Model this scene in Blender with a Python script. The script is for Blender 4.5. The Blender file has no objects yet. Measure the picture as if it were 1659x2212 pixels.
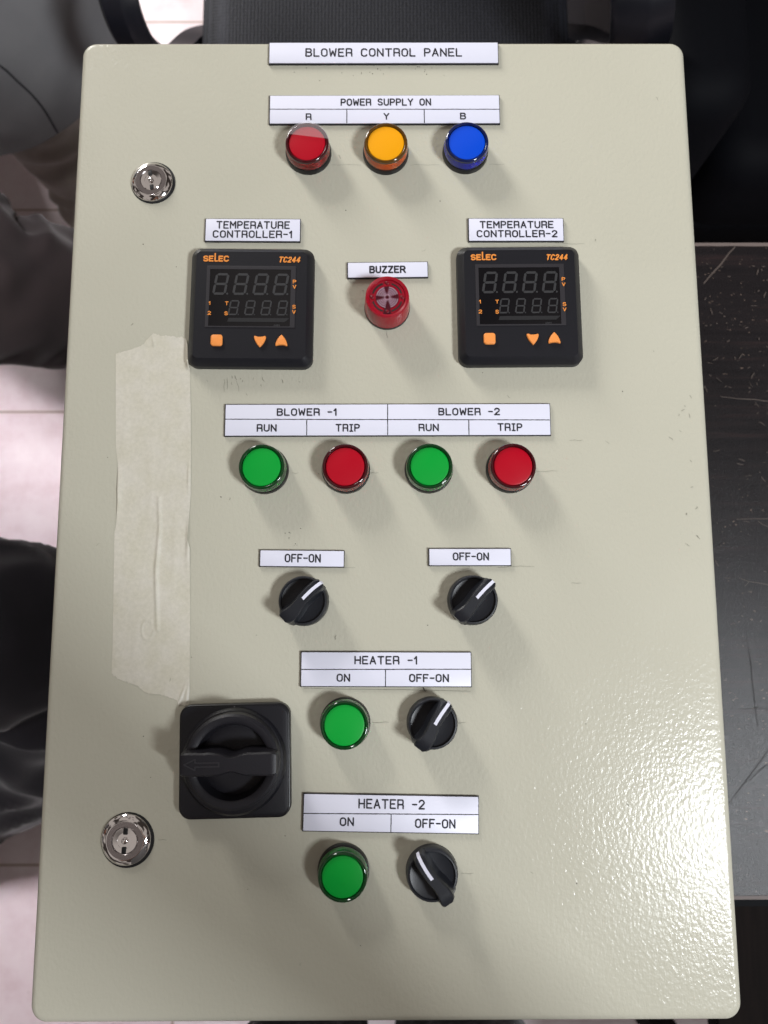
import bpy, bmesh, math, random
from mathutils import Vector, Matrix, noise

random.seed(7)
S = bpy.context.scene
COL = S.collection
PI = math.pi

# ------------------------------------------------------------------ camera, world, lamps, exposure
D = 0.95                                   # height of the door's front face above the floor
cam_d = bpy.data.cameras.new('camera')
cam = bpy.data.objects.new('camera', cam_d)
COL.objects.link(cam)
Rm = Matrix(((0.99999198, 0.00248255, -0.00314216),
             (-0.00288168, 0.99095509, -0.134163),
             (0.00278067, 0.13417098, 0.9909543))).to_4x4()
cam.matrix_world = Matrix.Translation((-0.00208752, -0.07648295, D + 0.46403721)) @ Rm
cam_d.sensor_width = 36
cam_d.lens = 36 * 1661.45 / 2212
cam_d.clip_start = 0.02
cam_d.clip_end = 60
cam_d.dof.use_dof = True
cam_d.dof.focus_distance = 0.468
cam_d.dof.aperture_fstop = 9.0
S.camera = cam

S.view_settings.view_transform = 'Standard'
S.view_settings.look = 'None'
S.view_settings.exposure = 0.07
S.view_settings.gamma = 1.0

W = bpy.data.worlds.new('World')
S.world = W
W.use_nodes = True
wn, wl = W.node_tree.nodes, W.node_tree.links
wn.clear()
wo = wn.new('ShaderNodeOutputWorld')
wb = wn.new('ShaderNodeBackground')
wt = wn.new('ShaderNodeTexCoord')
wx = wn.new('ShaderNodeTexNoise')
wx.inputs['Scale'].default_value = 3.2
wx.inputs['Detail'].default_value = 1.0
wr = wn.new('ShaderNodeValToRGB')
wr.color_ramp.elements[0].position = 0.46
wr.color_ramp.elements[0].color = (0.055, 0.045, 0.040, 1)
wr.color_ramp.elements[1].position = 0.53
wr.color_ramp.elements[1].color = (0.60, 0.54, 0.50, 1)
wl.new(wt.outputs['Generated'], wx.inputs['Vector'])
wl.new(wx.outputs['Fac'], wr.inputs['Fac'])
wl.new(wr.outputs['Color'], wb.inputs['Color'])
wb.inputs['Strength'].default_value = 0.62
wl.new(wb.outputs['Background'], wo.inputs['Surface'])


def area_lamp(name, loc, target, sx, sy, power, color, spread=PI):
    l = bpy.data.lights.new(name, 'AREA')
    l.shape = 'RECTANGLE'
    l.size, l.size_y = sx, sy
    l.energy = power
    l.color = color
    l.spread = spread
    o = bpy.data.objects.new(name, l)
    COL.objects.link(o)
    o.location = loc
    d = Vector(target) - Vector(loc)
    o.rotation_euler = d.to_track_quat('-Z', 'Y').to_euler()
    return o


# ceiling luminaire to the lower right, window far off to the upper left
area_lamp('ceiling_lamp', (1.14, -0.74, D + 1.6), (0.13, 0.36, D), 0.33, 0.33, 23.5, (0.92, 0.96, 1.0), 2.4)
area_lamp('window_light', (-1.25, 1.95, D + 0.68), (0, 0.05, D), 0.55, 0.75, 62, (1.0, 0.98, 0.95))
for yy in (0.66, 0.24, -0.48):                   # added fill lights, narrow beams to brighten the floor at the left
    area_lamp('floor_fill', (-0.64, yy, 3.0), (-0.68, yy, 0), 0.25, 0.25, 1.25, (1.0, 0.94, 0.965), 0.46)


# ------------------------------------------------------------------ helpers
def lin(r, g, b):
    f = lambda c: (c / 255 / 12.92) if c / 255 <= 0.04045 else ((c / 255 + 0.055) / 1.055) ** 2.4
    return (f(r), f(g), f(b), 1)


class NT:
    """small helper round a material's node tree"""
    def __init__(self, name):
        self.m = bpy.data.materials.new(name)
        self.m.use_nodes = True
        self.n = self.m.node_tree.nodes
        self.l = self.m.node_tree.links
        self.b = self.n['Principled BSDF']

    def set(self, **k):
        for a, v in k.items():
            self.b.inputs[a.replace('_', ' ')].default_value = v
        return self

    def node(self, t, **k):
        x = self.n.new(t)
        for a, v in k.items():
            x.inputs[a.replace('_', ' ')].default_value = v
        return x

    def coord(self, scale=(1, 1, 1), kind='Object'):
        c = self.n.new('ShaderNodeTexCoord')
        mp = self.n.new('ShaderNodeMapping')
        mp.inputs['Scale'].default_value = scale
        self.l.new(c.outputs[kind], mp.inputs['Vector'])
        return mp.outputs['Vector']

    def noise(self, vec, scale, detail=2.0, rough=0.5):
        x = self.node('ShaderNodeTexNoise', Scale=scale, Detail=detail, Roughness=rough)
        self.l.new(vec, x.inputs['Vector'])
        return x.outputs['Fac']

    def ramp(self, fac, stops):
        r = self.n.new('ShaderNodeValToRGB')
        e = r.color_ramp.elements
        while len(e) < len(stops):
            e.new(0.5)
        for i, (p, c) in enumerate(stops):
            e[i].position = p
            e[i].color = c if len(c) == 4 else (*c, 1)
        self.l.new(fac, r.inputs['Fac'])
        return r.outputs['Color']

    def mix(self, fac, a, b, mode='MIX'):
        x = self.n.new('ShaderNodeMix')
        x.data_type = 'RGBA'
        x.blend_type = mode
        for sock, v in ((x.inputs[0], fac), (x.inputs[6], a), (x.inputs[7], b)):
            if hasattr(v, 'is_linked'):
                self.l.new(v, sock)
            else:
                sock.default_value = v
        return x.outputs[2]

    def math(self, op, a, b):
        x = self.n.new('ShaderNodeMath')
        x.operation = op
        for sock, v in ((x.inputs[0], a), (x.inputs[1], b)):
            if hasattr(v, 'is_linked'):
                self.l.new(v, sock)
            else:
                sock.default_value = v
        return x.outputs[0]

    def bump(self, h, strength, dist):
        x = self.node('ShaderNodeBump', Strength=strength, Distance=dist)
        self.l.new(h, x.inputs['Height'])
        self.l.new(x.outputs['Normal'], self.b.inputs['Normal'])

    def col(self, c):
        self.l.new(c, self.b.inputs['Base Color'])

    def rough(self, c):
        self.l.new(c, self.b.inputs['Roughness'])


def plain(name, c, rough=0.5, spec=0.5, metal=0.0, grain=0.0, gscale=900):
    t = NT(name).set(Base_Color=c, Roughness=rough, Metallic=metal, Specular_IOR_Level=spec)
    if grain:
        t.bump(t.noise(t.coord(), gscale, 2), grain, 0.0002)
    return t.m


def link(name, me, mats, parent=None, loc=(0, 0, 0), rz=0.0, smooth=True):
    o = bpy.data.objects.new(name, me)
    COL.objects.link(o)
    for m in (mats if isinstance(mats, (list, tuple)) else [mats]):
        me.materials.append(m)
    if parent:
        o.parent = parent
    o.location = loc
    o.rotation_euler = (0, 0, rz)
    if smooth:
        me.shade_smooth()
        me.set_sharp_from_angle(angle=math.radians(38))
    return o


def from_bm(name, bm, mats, parent=None, loc=(0, 0, 0), rz=0.0, smooth=True):
    bmesh.ops.recalc_face_normals(bm, faces=bm.faces)
    me = bpy.data.meshes.new(name)
    bm.to_mesh(me)
    bm.free()
    return link(name, me, mats, parent, loc, rz, smooth)


def add_loft(bm, rings, cap0=True, cap1=True, closed=True, mat=0):
    """rings: lists of equally many points"""
    vs = [[bm.verts.new(p) for p in r] for r in rings]
    n = len(vs[0])
    for a, b in zip(vs, vs[1:]):
        for i in range(n if closed else n - 1):
            j = (i + 1) % n
            f = bm.faces.new((a[i], a[j], b[j], b[i]))
            f.material_index = mat
    if cap0:
        bm.faces.new(vs[0][::-1]).material_index = mat
    if cap1:
        bm.faces.new(vs[-1]).material_index = mat
    return vs


def circle(r, z, n=64, cx=0, cy=0):
    return [(cx + r * math.cos(2 * PI * i / n), cy + r * math.sin(2 * PI * i / n), z) for i in range(n)]


def add_lathe(bm, prof, n=64, cap0=True, cap1=True, mat=0, cx=0, cy=0):
    add_loft(bm, [circle(r, z, n, cx, cy) for r, z in prof], cap0, cap1, True, mat)


def add_ring(bm, prof, n=64, mat=0):
    """closed profile swept round z (a torus-like solid)"""
    rings = [circle(r, z, n) for r, z in prof]
    rings.append(rings[0])
    vs = [[bm.verts.new(p) for p in r] for r in rings[:-1]]
    vs.append(vs[0])
    for a, b in zip(vs, vs[1:]):
        for i in range(n):
            j = (i + 1) % n
            bm.faces.new((a[i], a[j], b[j], b[i])).material_index = mat


def rrect(w, h, r, z, seg=8, cx=0, cy=0):
    pts = []
    for k, (sx, sy) in enumerate(((1, 1), (-1, 1), (-1, -1), (1, -1))):
        for i in range(seg + 1):
            a = PI / 2 * k + PI / 2 * i / seg
            pts.append((cx + sx * (w / 2 - r) + r * math.cos(a), cy + sy * (h / 2 - r) + r * math.sin(a), z))
    return pts


def add_rbox(bm, w, h, r, z0, z1, f=0.0, seg=8, fs=5, cx=0, cy=0, mat=0):
    """rounded-corner block whose top edge is rounded with radius f"""
    rings = [rrect(w, h, r, z0, seg, cx, cy)]
    if f > 0:
        for i in range(fs + 1):
            a = PI / 2 * i / fs
            ins = f * (1 - math.cos(a))
            rings.append(rrect(w - 2 * ins, h - 2 * ins, max(r - ins, 1e-4), z1 - f + f * math.sin(a), seg, cx, cy))
    else:
        rings.append(rrect(w, h, r, z1, seg, cx, cy))
    add_loft(bm, rings, mat=mat)


def add_box(bm, x0, x1, y0, y1, z0, z1, mat=0):
    add_loft(bm, [[(x0, y0, z0), (x1, y0, z0), (x1, y1, z0), (x0, y1, z0)],
                  [(x0, y0, z1), (x1, y0, z1), (x1, y1, z1), (x0, y1, z1)]], mat=mat)


def frame_along(pts):
    """tangent, side and normal carried along the path without twisting"""
    out, side = [], None
    for i, p in enumerate(pts):
        t = (pts[min(i + 1, len(pts) - 1)] - pts[max(i - 1, 0)]).normalized()
        if side is None:
            u = Vector((0, 0, 1)) if abs(t.z) < 0.9 else Vector((0, 1, 0))
            side = t.cross(u).normalized()
        else:
            side = (side - t * side.dot(t)).normalized()
        out.append((t, side, side.cross(t).normalized()))
    return out


def catmull(pts, sub=6):
    pts = [Vector(p) for p in pts]
    out = []
    for i in range(len(pts) - 1):
        p0, p1, p2, p3 = pts[max(i - 1, 0)], pts[i], pts[i + 1], pts[min(i + 2, len(pts) - 1)]
        for k in range(sub):
            t = k / sub
            out.append(0.5 * ((2 * p1) + (p2 - p0) * t + (2 * p0 - 5 * p1 + 4 * p2 - p3) * t * t
                              + (3 * p1 - p0 - 3 * p2 + p3) * t ** 3))
    out.append(pts[-1])
    return out


def add_tube(bm, pts, rad, n=12, mat=0, squash=1.0):
    pts = [Vector(p) for p in pts]
    fr = frame_along(pts)
    rings = []
    for i, p in enumerate(pts):
        r = rad[i] if isinstance(rad, (list, tuple)) else rad
        t, s, u = fr[i]
        rings.append([tuple(p + s * (r * math.cos(2 * PI * k / n)) + u * (r * squash * math.sin(2 * PI * k / n))) for k in range(n)])
    add_loft(bm, rings)


# ---- single-stroke engraver's lettering -----------------------------------
def arc(cx, cy, rx, ry, a0, a1, n=8):
    return [(cx + rx * math.cos(math.radians(a0 + (a1 - a0) * i / n)),
             cy + ry * math.sin(math.radians(a0 + (a1 - a0) * i / n))) for i in range(n + 1)]


GL = {
    'A': (0.62, [[(0, 0), (0.31, 1), (0.62, 0)], [(0.10, 0.33), (0.52, 0.33)]]),
    'B': (0.60, [[(0, 0), (0, 1), (0.40, 1)] + arc(0.40, 0.77, 0.17, 0.23, 90, -90) + [(0, 0.54)],
                 [(0.38, 0.54)] + arc(0.38, 0.27, 0.22, 0.27, 90, -90) + [(0, 0)]]),
    'C': (0.60, [arc(0.30, 0.72, 0.30, 0.28, 25, 180) + arc(0.30, 0.28, 0.30, 0.28, 180, 335)]),
    'D': (0.60, [[(0, 0), (0, 1), (0.25, 1)] + arc(0.25, 0.5, 0.35, 0.5, 90, -90) + [(0, 0)]]),
    'E': (0.56, [[(0.56, 1), (0, 1), (0, 0), (0.56, 0)], [(0, 0.52), (0.46, 0.52)]]),
    'F': (0.54, [[(0.54, 1), (0, 1), (0, 0)], [(0, 0.52), (0.44, 0.52)]]),
    'H': (0.60, [[(0, 0), (0, 1)], [(0.60, 0), (0.60, 1)], [(0, 0.5), (0.60, 0.5)]]),
    'I': (0.36, [[(0.18, 0), (0.18, 1)], [(0, 1), (0.36, 1)], [(0, 0), (0.36, 0)]]),
    'L': (0.54, [[(0, 1), (0, 0), (0.54, 0)]]),
    'M': (0.68, [[(0, 0), (0, 1), (0.34, 0.40), (0.68, 1), (0.68, 0)]]),
    'N': (0.60, [[(0, 0), (0, 1), (0.60, 0), (0.60, 1)]]),
    'O': (0.60, [arc(0.30, 0.70, 0.30, 0.30, 0, 180) + arc(0.30, 0.30, 0.30, 0.30, 180, 360) + [(0.60, 0.70)]]),
    'P': (0.58, [[(0, 0), (0, 1), (0.34, 1)] + arc(0.34, 0.73, 0.24, 0.27, 90, -90) + [(0, 0.46)]]),
    'R': (0.60, [[(0, 0), (0, 1), (0.44, 1)] + arc(0.44, 0.86, 0.14, 0.14, 90, 0) + [(0.58, 0.58)]
                 + arc(0.46, 0.58, 0.12, 0.12, 0, -90) + [(0, 0.46)], [(0.46, 0.46), (0.60, 0.34), (0.60, 0)]]),
    'r': (0.64, [[(0, 0), (0, 1), (0.34, 1)] + arc(0.34, 0.74, 0.26, 0.26, 90, -90) + [(0, 0.48)], [(0.34, 0.48), (0.64, 0)]]),
    'S': (0.58, [arc(0.29, 0.75, 0.28, 0.25, 25, 270, 10) + arc(0.29, 0.25, 0.29, 0.25, 90, -155, 10)]),
    'T': (0.64, [[(0, 1), (0.64, 1)], [(0.32, 1), (0.32, 0)]]),
    'U': (0.60, [[(0, 1), (0, 0.30)] + arc(0.30, 0.30, 0.30, 0.30, 180, 360) + [(0.60, 1)]]),
    'V': (0.60, [[(0, 1), (0.30, 0), (0.60, 1)]]),
    'W': (0.72, [[(0, 1), (0.14, 0), (0.36, 0.70), (0.58, 0), (0.72, 1)]]),
    'Y': (0.60, [[(0, 1), (0.30, 0.5), (0.60, 1)], [(0.30, 0.5), (0.30, 0)]]),
    'Z': (0.58, [[(0, 1), (0.58, 1), (0, 0), (0.58, 0)]]),
    '-': (0.44, [[(0, 0.50), (0.44, 0.50)]]),
    '1': (0.28, [[(0, 0.72), (0.22, 1), (0.22, 0)]]),
    '2': (0.58, [arc(0.29, 0.72, 0.28, 0.28, 165, -20, 8) + [(0, 0), (0.58, 0)]]),
    '4': (0.60, [[(0.42, 0), (0.42, 1), (0, 0.28), (0.60, 0.28)]]),
    ' ': (0.50, []),
}


def strokes_mesh(lines, bevel, flat=0.25, z=0.0):
    """every stroke a low round-ended bar of width 2*bevel"""
    bm = bmesh.new()
    k = 0
    for ln in lines:
        for a, b in zip(ln, ln[1:]):
            a, b = Vector((a[0], a[1])), Vector((b[0], b[1]))
            if (b - a).length < 1e-7:
                continue
            k += 1
            t = math.atan2(b.y - a.y, b.x - a.x)
            pts = [(a.x + bevel * math.cos(t + PI / 2 + PI * i / 6), a.y + bevel * math.sin(t + PI / 2 + PI * i / 6)) for i in range(7)]
            pts += [(b.x + bevel * math.cos(t - PI / 2 + PI * i / 6), b.y + bevel * math.sin(t - PI / 2 + PI * i / 6)) for i in range(7)]
            top = z + bevel * flat + (k % 13) * 0.000004
            add_loft(bm, [[(*p, z - 0.00005) for p in pts], [(*p, top) for p in pts]])
    me = bpy.data.meshes.new('strokes')
    bmesh.ops.recalc_face_normals(bm, faces=bm.faces)
    bm.to_mesh(me)
    bm.free()
    return me


def layout(txt, x0, y0, x1, y1, gap=0.30, shear=0.0, jitter=0.0):
    """polylines of txt filling the box x0..x1, y0..y1"""
    adv, items = 0.0, []
    for ch in txt:
        w, st = GL[ch]
        items.append((adv, st))
        adv += w + gap
    adv -= gap
    sx, sy = (x1 - x0) / adv, (y1 - y0)
    out = []
    for a, st in items:
        jy = random.uniform(-jitter, jitter)
        for ln in st:
            out.append([(x0 + sx * (a + p[0]) + shear * sy * p[1], y0 + sy * (p[1] + jy)) for p in ln])
    return out


def merge(dst, src):
    """wear and marks belong to the surface they are on"""
    bm = bmesh.new()
    bm.from_mesh(dst.data)
    n0, base = len(bm.faces), len(dst.data.materials)
    off = src.location - dst.location
    me = src.data
    me.transform(Matrix.Translation(off))
    bm.from_mesh(me)
    bm.faces.ensure_lookup_table()
    for f in bm.faces[n0:]:
        f.material_index += base
    for m in me.materials:
        dst.data.materials.append(m)
    bm.to_mesh(dst.data)
    bm.free()
    bpy.data.objects.remove(src)


def thing(name, label, cat, loc=(0, 0, 0), rz=0, group=None):
    o = bpy.data.objects.new(name, None)
    o.empty_display_size = 0.05
    COL.objects.link(o)
    o.location = loc
    o.rotation_euler = (0, 0, rz)
    o['label'] = label
    o['category'] = cat
    if group:
        o['group'] = group
    return o


def lab(o, label, group=None):
    o['label'] = label
    if group:
        o['group'] = group
    return o


# ------------------------------------------------------------------ materials
def mat_panel():
    t = NT('powder_coated_steel').set(Specular_IOR_Level=0.22)
    v = t.coord((1, 0.72, 1))
    big = t.noise(t.coord(), 9, 2)
    t.col(t.ramp(big, [(0.3, lin(185, 182, 166)), (0.7, lin(189, 186, 170))]))
    n1 = t.noise(v, 460, 2.0, 0.45)
    n2 = t.noise(v, 1100, 0.0)
    t.rough(t.ramp(t.noise(t.coord(), 24, 4, 0.6), [(0.3, (0.16,) * 3), (0.7, (0.25,) * 3)]))
    h = t.math('ADD', n1, t.math('MULTIPLY', n2, 0.12))
    t.bump(h, 0.42, 0.0006)
    return t.m


def mat_tape():
    t = NT('masking_tape_paper').set(Roughness=0.42, Specular_IOR_Level=0.35)
    v = t.coord()
    a = t.noise(v, 420, 4, 0.7)
    b = t.noise(v, 60, 3, 0.6)
    c = t.ramp(a, [(0.3, lin(191, 186, 168)), (0.7, lin(215, 209, 193))])
    d = t.ramp(b, [(0.35, lin(194, 190, 173)), (0.65, lin(207, 203, 194))])
    t.col(t.mix(0.5, c, d))
    t.bump(a, 0.25, 0.0003)
    return t.m


def mat_table():
    t = NT('dark_laminate').set(Specular_IOR_Level=0.38)
    v = t.coord()
    streak = t.noise(t.coord((1.5, 28, 1)), 6, 5, 0.65)
    base = t.ramp(streak, [(0.25, lin(15, 12, 15)), (0.55, lin(25, 21, 23)), (0.8, lin(46, 33, 33))])
    sp = t.noise(t.coord((1, 1.6, 1)), 210, 3, 0.62)
    cl = t.noise(v, 13, 2)
    wear = t.math('MULTIPLY', t.ramp(sp, [(0.665, (0, 0, 0)), (0.70, (1, 1, 1))]), t.ramp(cl, [(0.42, (0, 0, 0)), (0.6, (1, 1, 1))]))
    t.col(t.mix(wear, base, lin(112, 96, 86)))
    fine = t.noise(t.coord((1, 1.7, 1)), 900, 4, 0.75)
    t.rough(t.ramp(fine, [(0.3, (0.22,) * 3), (0.7, (0.42,) * 3)]))
    t.bump(fine, 0.4, 0.0005)
    return t.m


def mat_floor():
    t = NT('pale_floor_tiles').set(Roughness=0.35, Specular_IOR_Level=0.4)
    v = t.coord()
    a = t.noise(v, 16, 5, 0.62)
    b = t.noise(v, 60, 3, 0.6)
    c = t.ramp(a, [(0.32, lin(222, 203, 208)), (0.5, lin(232, 217, 222)), (0.7, lin(238, 226, 230))])
    sp = t.ramp(b, [(0.70, (0, 0, 0)), (0.78, (1, 1, 1))])
    c = t.mix(t.math('MULTIPLY', sp, 0.35), c, lin(150, 125, 122))
    # grout joints every 0.406 m
    sep = t.n.new('ShaderNodeSeparateXYZ')
    t.l.new(v, sep.inputs[0])
    gr = None
    for k, off in ((0, 0.36 + 0.406 * 20), (1, -0.307 + 0.406 * 20)):
        p = t.math('DIVIDE', t.math('ADD', sep.outputs[k], off), 0.406)
        fr = t.math('FRACT', p, 0.0)
        ed = t.math('ABSOLUTE', t.math('SUBTRACT', fr, 0.5), 0.0)
        g = t.math('GREATER_THAN', ed, 0.4945)
        gr = g if gr is None else t.math('MAXIMUM', gr, g)
    t.col(t.mix(gr, c, lin(176, 154, 146)))
    return t.m


def mat_mesh_fabric():
    t = NT('chair_mesh_fabric').set(Roughness=0.7, Specular_IOR_Level=0.3)
    v = t.coord()
    vo = t.node('ShaderNodeTexVoronoi', Scale=210.0, Randomness=0.15)
    t.l.new(v, vo.inputs['Vector'])
    t.col(t.ramp(vo.outputs['Distance'], [(0.25, lin(6, 6, 10)), (0.55, lin(31, 32, 40))]))
    t.bump(vo.outputs['Distance'], 0.8, 0.002)
    return t.m


def mat_cloth(name, c0, c1, scale=700):
    t = NT(name).set(Roughness=0.85, Specular_IOR_Level=0.2, Sheen_Weight=0.15)
    v = t.coord()
    t.col(t.ramp(t.noise(v, 18, 3), [(0.3, c0), (0.7, c1)]))
    t.bump(t.noise(v, scale, 2), 0.3, 0.0006)
    return t.m


def mat_lens(name, c):
    t = NT(name).set(Base_Color=c, Roughness=0.04, IOR=1.46, Transmission_Weight=1.0)
    return t.m


def mat_wood(name, c0, c1):
    t = NT(name).set(Roughness=0.75, Specular_IOR_Level=0.12)
    t.col(t.ramp(t.noise(t.coord((20, 1.5, 1)), 8, 4), [(0.3, c0), (0.7, c1)]))
    return t.m


M_PANEL = mat_panel()
M_TAPE = mat_tape()
M_BLACK = plain('black_plastic', lin(21, 21, 27), 0.42, 0.4, grain=0.25)
M_BLACK2 = plain('satin_black_plastic', lin(15, 15, 19), 0.34, 0.45)
M_KNOB = plain('charcoal_plastic', lin(26, 28, 34), 0.40, 0.45, grain=0.15)
M_GRIP = plain('matt_grip_plastic', lin(26, 25, 31), 0.48, 0.4, grain=0.3)
M_GAP = plain('dark_gap', lin(14, 14, 16), 0.6)
M_CORE = plain('black_laminate_core', lin(22, 20, 28), 0.45)
M_WHITE = plain('white_laminate', lin(222, 222, 236), 0.38, 0.4)
M_INK = plain('engraved_black', lin(24, 23, 34), 0.6)
M_ORANGE = plain('orange_rubber', lin(238, 148, 74), 0.5, 0.3)
M_OPRINT = plain('orange_print', lin(226, 140, 62), 0.5, 0.3)
M_SCREEN = NT('smoked_window').set(Base_Color=lin(15, 14, 17), Roughness=0.16, Specular_IOR_Level=0.5).m
M_FRAMEG = plain('window_border', lin(44, 42, 46), 0.4)
M_SEG = plain('unlit_segment', lin(47, 47, 49), 0.5)
M_STRIP = plain('window_strip', lin(36, 36, 38), 0.4)
M_CHROME = plain('chrome', (0.86, 0.83, 0.82, 1), 0.07, 0.5, 1.0)
M_CHROMEM = plain('brushed_chrome', (0.34, 0.31, 0.31, 1), 0.22, 0.5, 1.0)
M_PENCIL = plain('pencil_grey', lin(138, 136, 122), 0.8)
M_SPECK = plain('dark_grit', lin(70, 66, 60), 0.8)
M_TABLE = mat_table()
M_EDGE = plain('worn_edge', lin(104, 92, 88), 0.6)
M_SCR = plain('scratched_laminate', lin(74, 64, 59), 0.6)
M_SCRD = plain('dark_scratch', lin(40, 34, 36), 0.6)
M_RAIL = plain('black_steel', lin(9, 10, 14), 0.7, 0.12)
M_FLOOR = mat_floor()
M_MESH = mat_mesh_fabric()
M_LEATH = plain('black_leatherette', lin(9, 10, 15), 0.7, 0.1, grain=0.3, gscale=400)
M_ARM = plain('black_armrest', lin(22, 23, 30), 0.36, 0.4)
M_SHIRT = mat_cloth('grey_cotton', lin(110, 110, 112), lin(118, 118, 119))
M_TRA = mat_cloth('grey_trouser_cloth', lin(142, 134, 126), lin(150, 141, 132))
M_TRB = mat_cloth('dark_trouser_cloth', lin(44, 38, 39), lin(52, 45, 45))
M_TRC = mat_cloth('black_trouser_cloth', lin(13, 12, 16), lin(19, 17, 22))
M_SEAM = plain('dark_seam', lin(40, 40, 44), 0.9)
M_SHOE = plain('black_shoe', lin(20, 18, 20), 0.4)
M_SKIN = plain('skin', lin(150, 104, 80), 0.55)
M_EYE = plain('eye_white', lin(60, 48, 42), 0.15)
M_LIP = plain('lips', lin(120, 70, 62), 0.5)
M_HAIR = plain('black_hair', lin(18, 15, 14), 0.6)
M_WOOD = mat_wood('dark_bench_wood', lin(17, 12, 11), lin(27, 20, 18))

# ------------------------------------------------------------------ setting: floor
bm = bmesh.new()
bmesh.ops.create_grid(bm, x_segments=2, y_segments=2, size=6)
fl = from_bm('floor', bm, M_FLOOR, smooth=False)
fl['kind'] = 'structure'

# ------------------------------------------------------------------ work table
TT = D - 0.2                                      # table top, the enclosure is 0.2 m deep
table = thing('work_table', 'dark scratched laminate table carrying the control panel', 'table', (0.45, -0.02, 0))
tx, ty = 0.45, -0.02


def tloc(x, y):
    return x - tx, y - ty


x0, x1 = -0.18 - tx, 1.15 - tx
yf, yb = -0.3056 - ty, 0.2602 - ty
bm = bmesh.new()
add_box(bm, x0, x1, yf, yb, TT - 0.024, TT)
tabletop = from_bm('tabletop', bm, M_TABLE, table, smooth=False)
for yy, s in ((yf, -1), (yb, 1)):
    bm = bmesh.new()
    n = 120
    rings = []
    for i in range(n + 1):
        x = x0 + (x1 - x0) * i / n
        w = 0.0018 + 0.0016 * abs(noise.noise((x * 22, yy, 3)))
        y_in = yy - s * w
        rings.append([(x, y_in, TT + 0.0004), (x, yy + s * 0.001, TT + 0.0004), (x, yy + s * 0.001, TT - 0.02), (x, yy - s * 0.0003, TT - 0.02)])
    add_loft(bm, rings)
    from_bm('edge_band', bm, M_EDGE, table, smooth=False)
    bm = bmesh.new()
    a, b = sorted((yy + s * 0.002, yy + s * 0.024))
    add_box(bm, x0, x1, a, b, TT - 0.09, TT - 0.05)
    from_bm('rail', bm, M_RAIL, table, smooth=False)
for lx in (x0 + 0.03, x1 - 0.03):
    for ly in (yf + 0.03, yb - 0.03):
        bm = bmesh.new()
        add_rbox(bm, 0.035, 0.035, 0.004, 0, TT - 0.024, cx=lx, cy=ly)
        from_bm('leg', bm, M_RAIL, table)


def scratch(bm, pts, w, z):
    pts = [Vector((p[0], p[1], z)) for p in pts]
    L, R_ = [], []
    for i, p in enumerate(pts):
        t = (pts[min(i + 1, len(pts) - 1)] - pts[max(i - 1, 0)]).normalized()
        k = w * (0.55 + 0.45 * math.sin(PI * min(max(i / (len(pts) - 1), 0.08), 0.92))) / 2
        nrm = Vector((-t.y, t.x, 0))
        L.append(bm.verts.new(p + nrm * k))
        R_.append(bm.verts.new(p - nrm * k))
    for i in range(len(pts) - 1):
        bm.faces.new((L[i], R_[i], R_[i + 1], L[i + 1]))


def wob(a, b, n=8, amp=0.002):
    a, b = Vector((*a, 0)), Vector((*b, 0))
    t = (b - a)
    nr = Vector((-t.y, t.x, 0)).normalized()
    sd = random.random() * 50
    return [tuple((a + t * (i / n) + nr * amp * noise.noise((sd, i * 0.5, 0)) * 2)[:2]) for i in range(n + 1)]


# pale scratches and chips, dark gouges near the front edge
bm = bmesh.new()
scratch(bm, [tloc(*p) for p in wob((0.322, 0.2575), (0.291, 0.222), 6, 0.0004)], 0.0016, TT + 0.0003)
scratch(bm, [tloc(*p) for p in wob((0.300, 0.116), (0.362, 0.110), 8, 0.0008)], 0.0010, TT + 0.0004)
scratch(bm, [tloc(*p) for p in wob((0.307, 0.006), (0.37, 0.010), 8, 0.001)], 0.0009, TT + 0.0005)
scratch(bm, [tloc(*p) for p in wob((0.325, 0.004), (0.36, -0.014), 8, 0.001)], 0.0010, TT + 0.0006)
scratch(bm, [tloc(*p) for p in wob((0.306, -0.045), (0.37, -0.062), 8, 0.001)], 0.0008, TT + 0.0003)
zz = 0
for i in range(150):
    cx, cy = random.uniform(0.27, 0.42), random.uniform(-0.08, 0.25)
    if i < 70:
        cx, cy = random.gauss(0.325, 0.03), random.gauss(0.15, 0.045)
    a = random.gauss(0, 0.8)
    ln = random.choice((0.0015, 0.0022, 0.003, 0.006))
    zz = (zz + 1) % 17
    scratch(bm, [tloc(*p) for p in wob((cx, cy), (cx + ln * math.cos(a), cy + ln * math.sin(a)), 3, 0.0004)],
            random.uniform(0.0004, 0.0011), TT + 0.0007 + zz * 0.00003)
merge(tabletop, from_bm('scratches', bm, M_SCR, table, smooth=False))
bm = bmesh.new()
for k, (a, b) in enumerate([((0.300, -0.215), (0.345, -0.182)), ((0.285, -0.232), (0.322, -0.188)),
                            ((0.309, -0.09), (0.314, -0.17)), ((0.33, -0.20), (0.329, -0.12)), ((0.30, -0.155), (0.35, -0.154)),
                            ((0.34, -0.27), (0.42, -0.255)), ((0.322, -0.29), (0.345, -0.25))]):
    scratch(bm, [tloc(*p) for p in wob(a, b, 10, 0.0008)], 0.0005, TT + 0.0003 + k * 0.0001)
merge(tabletop, from_bm('gouges', bm, M_SCRD, table, smooth=False))

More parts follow.
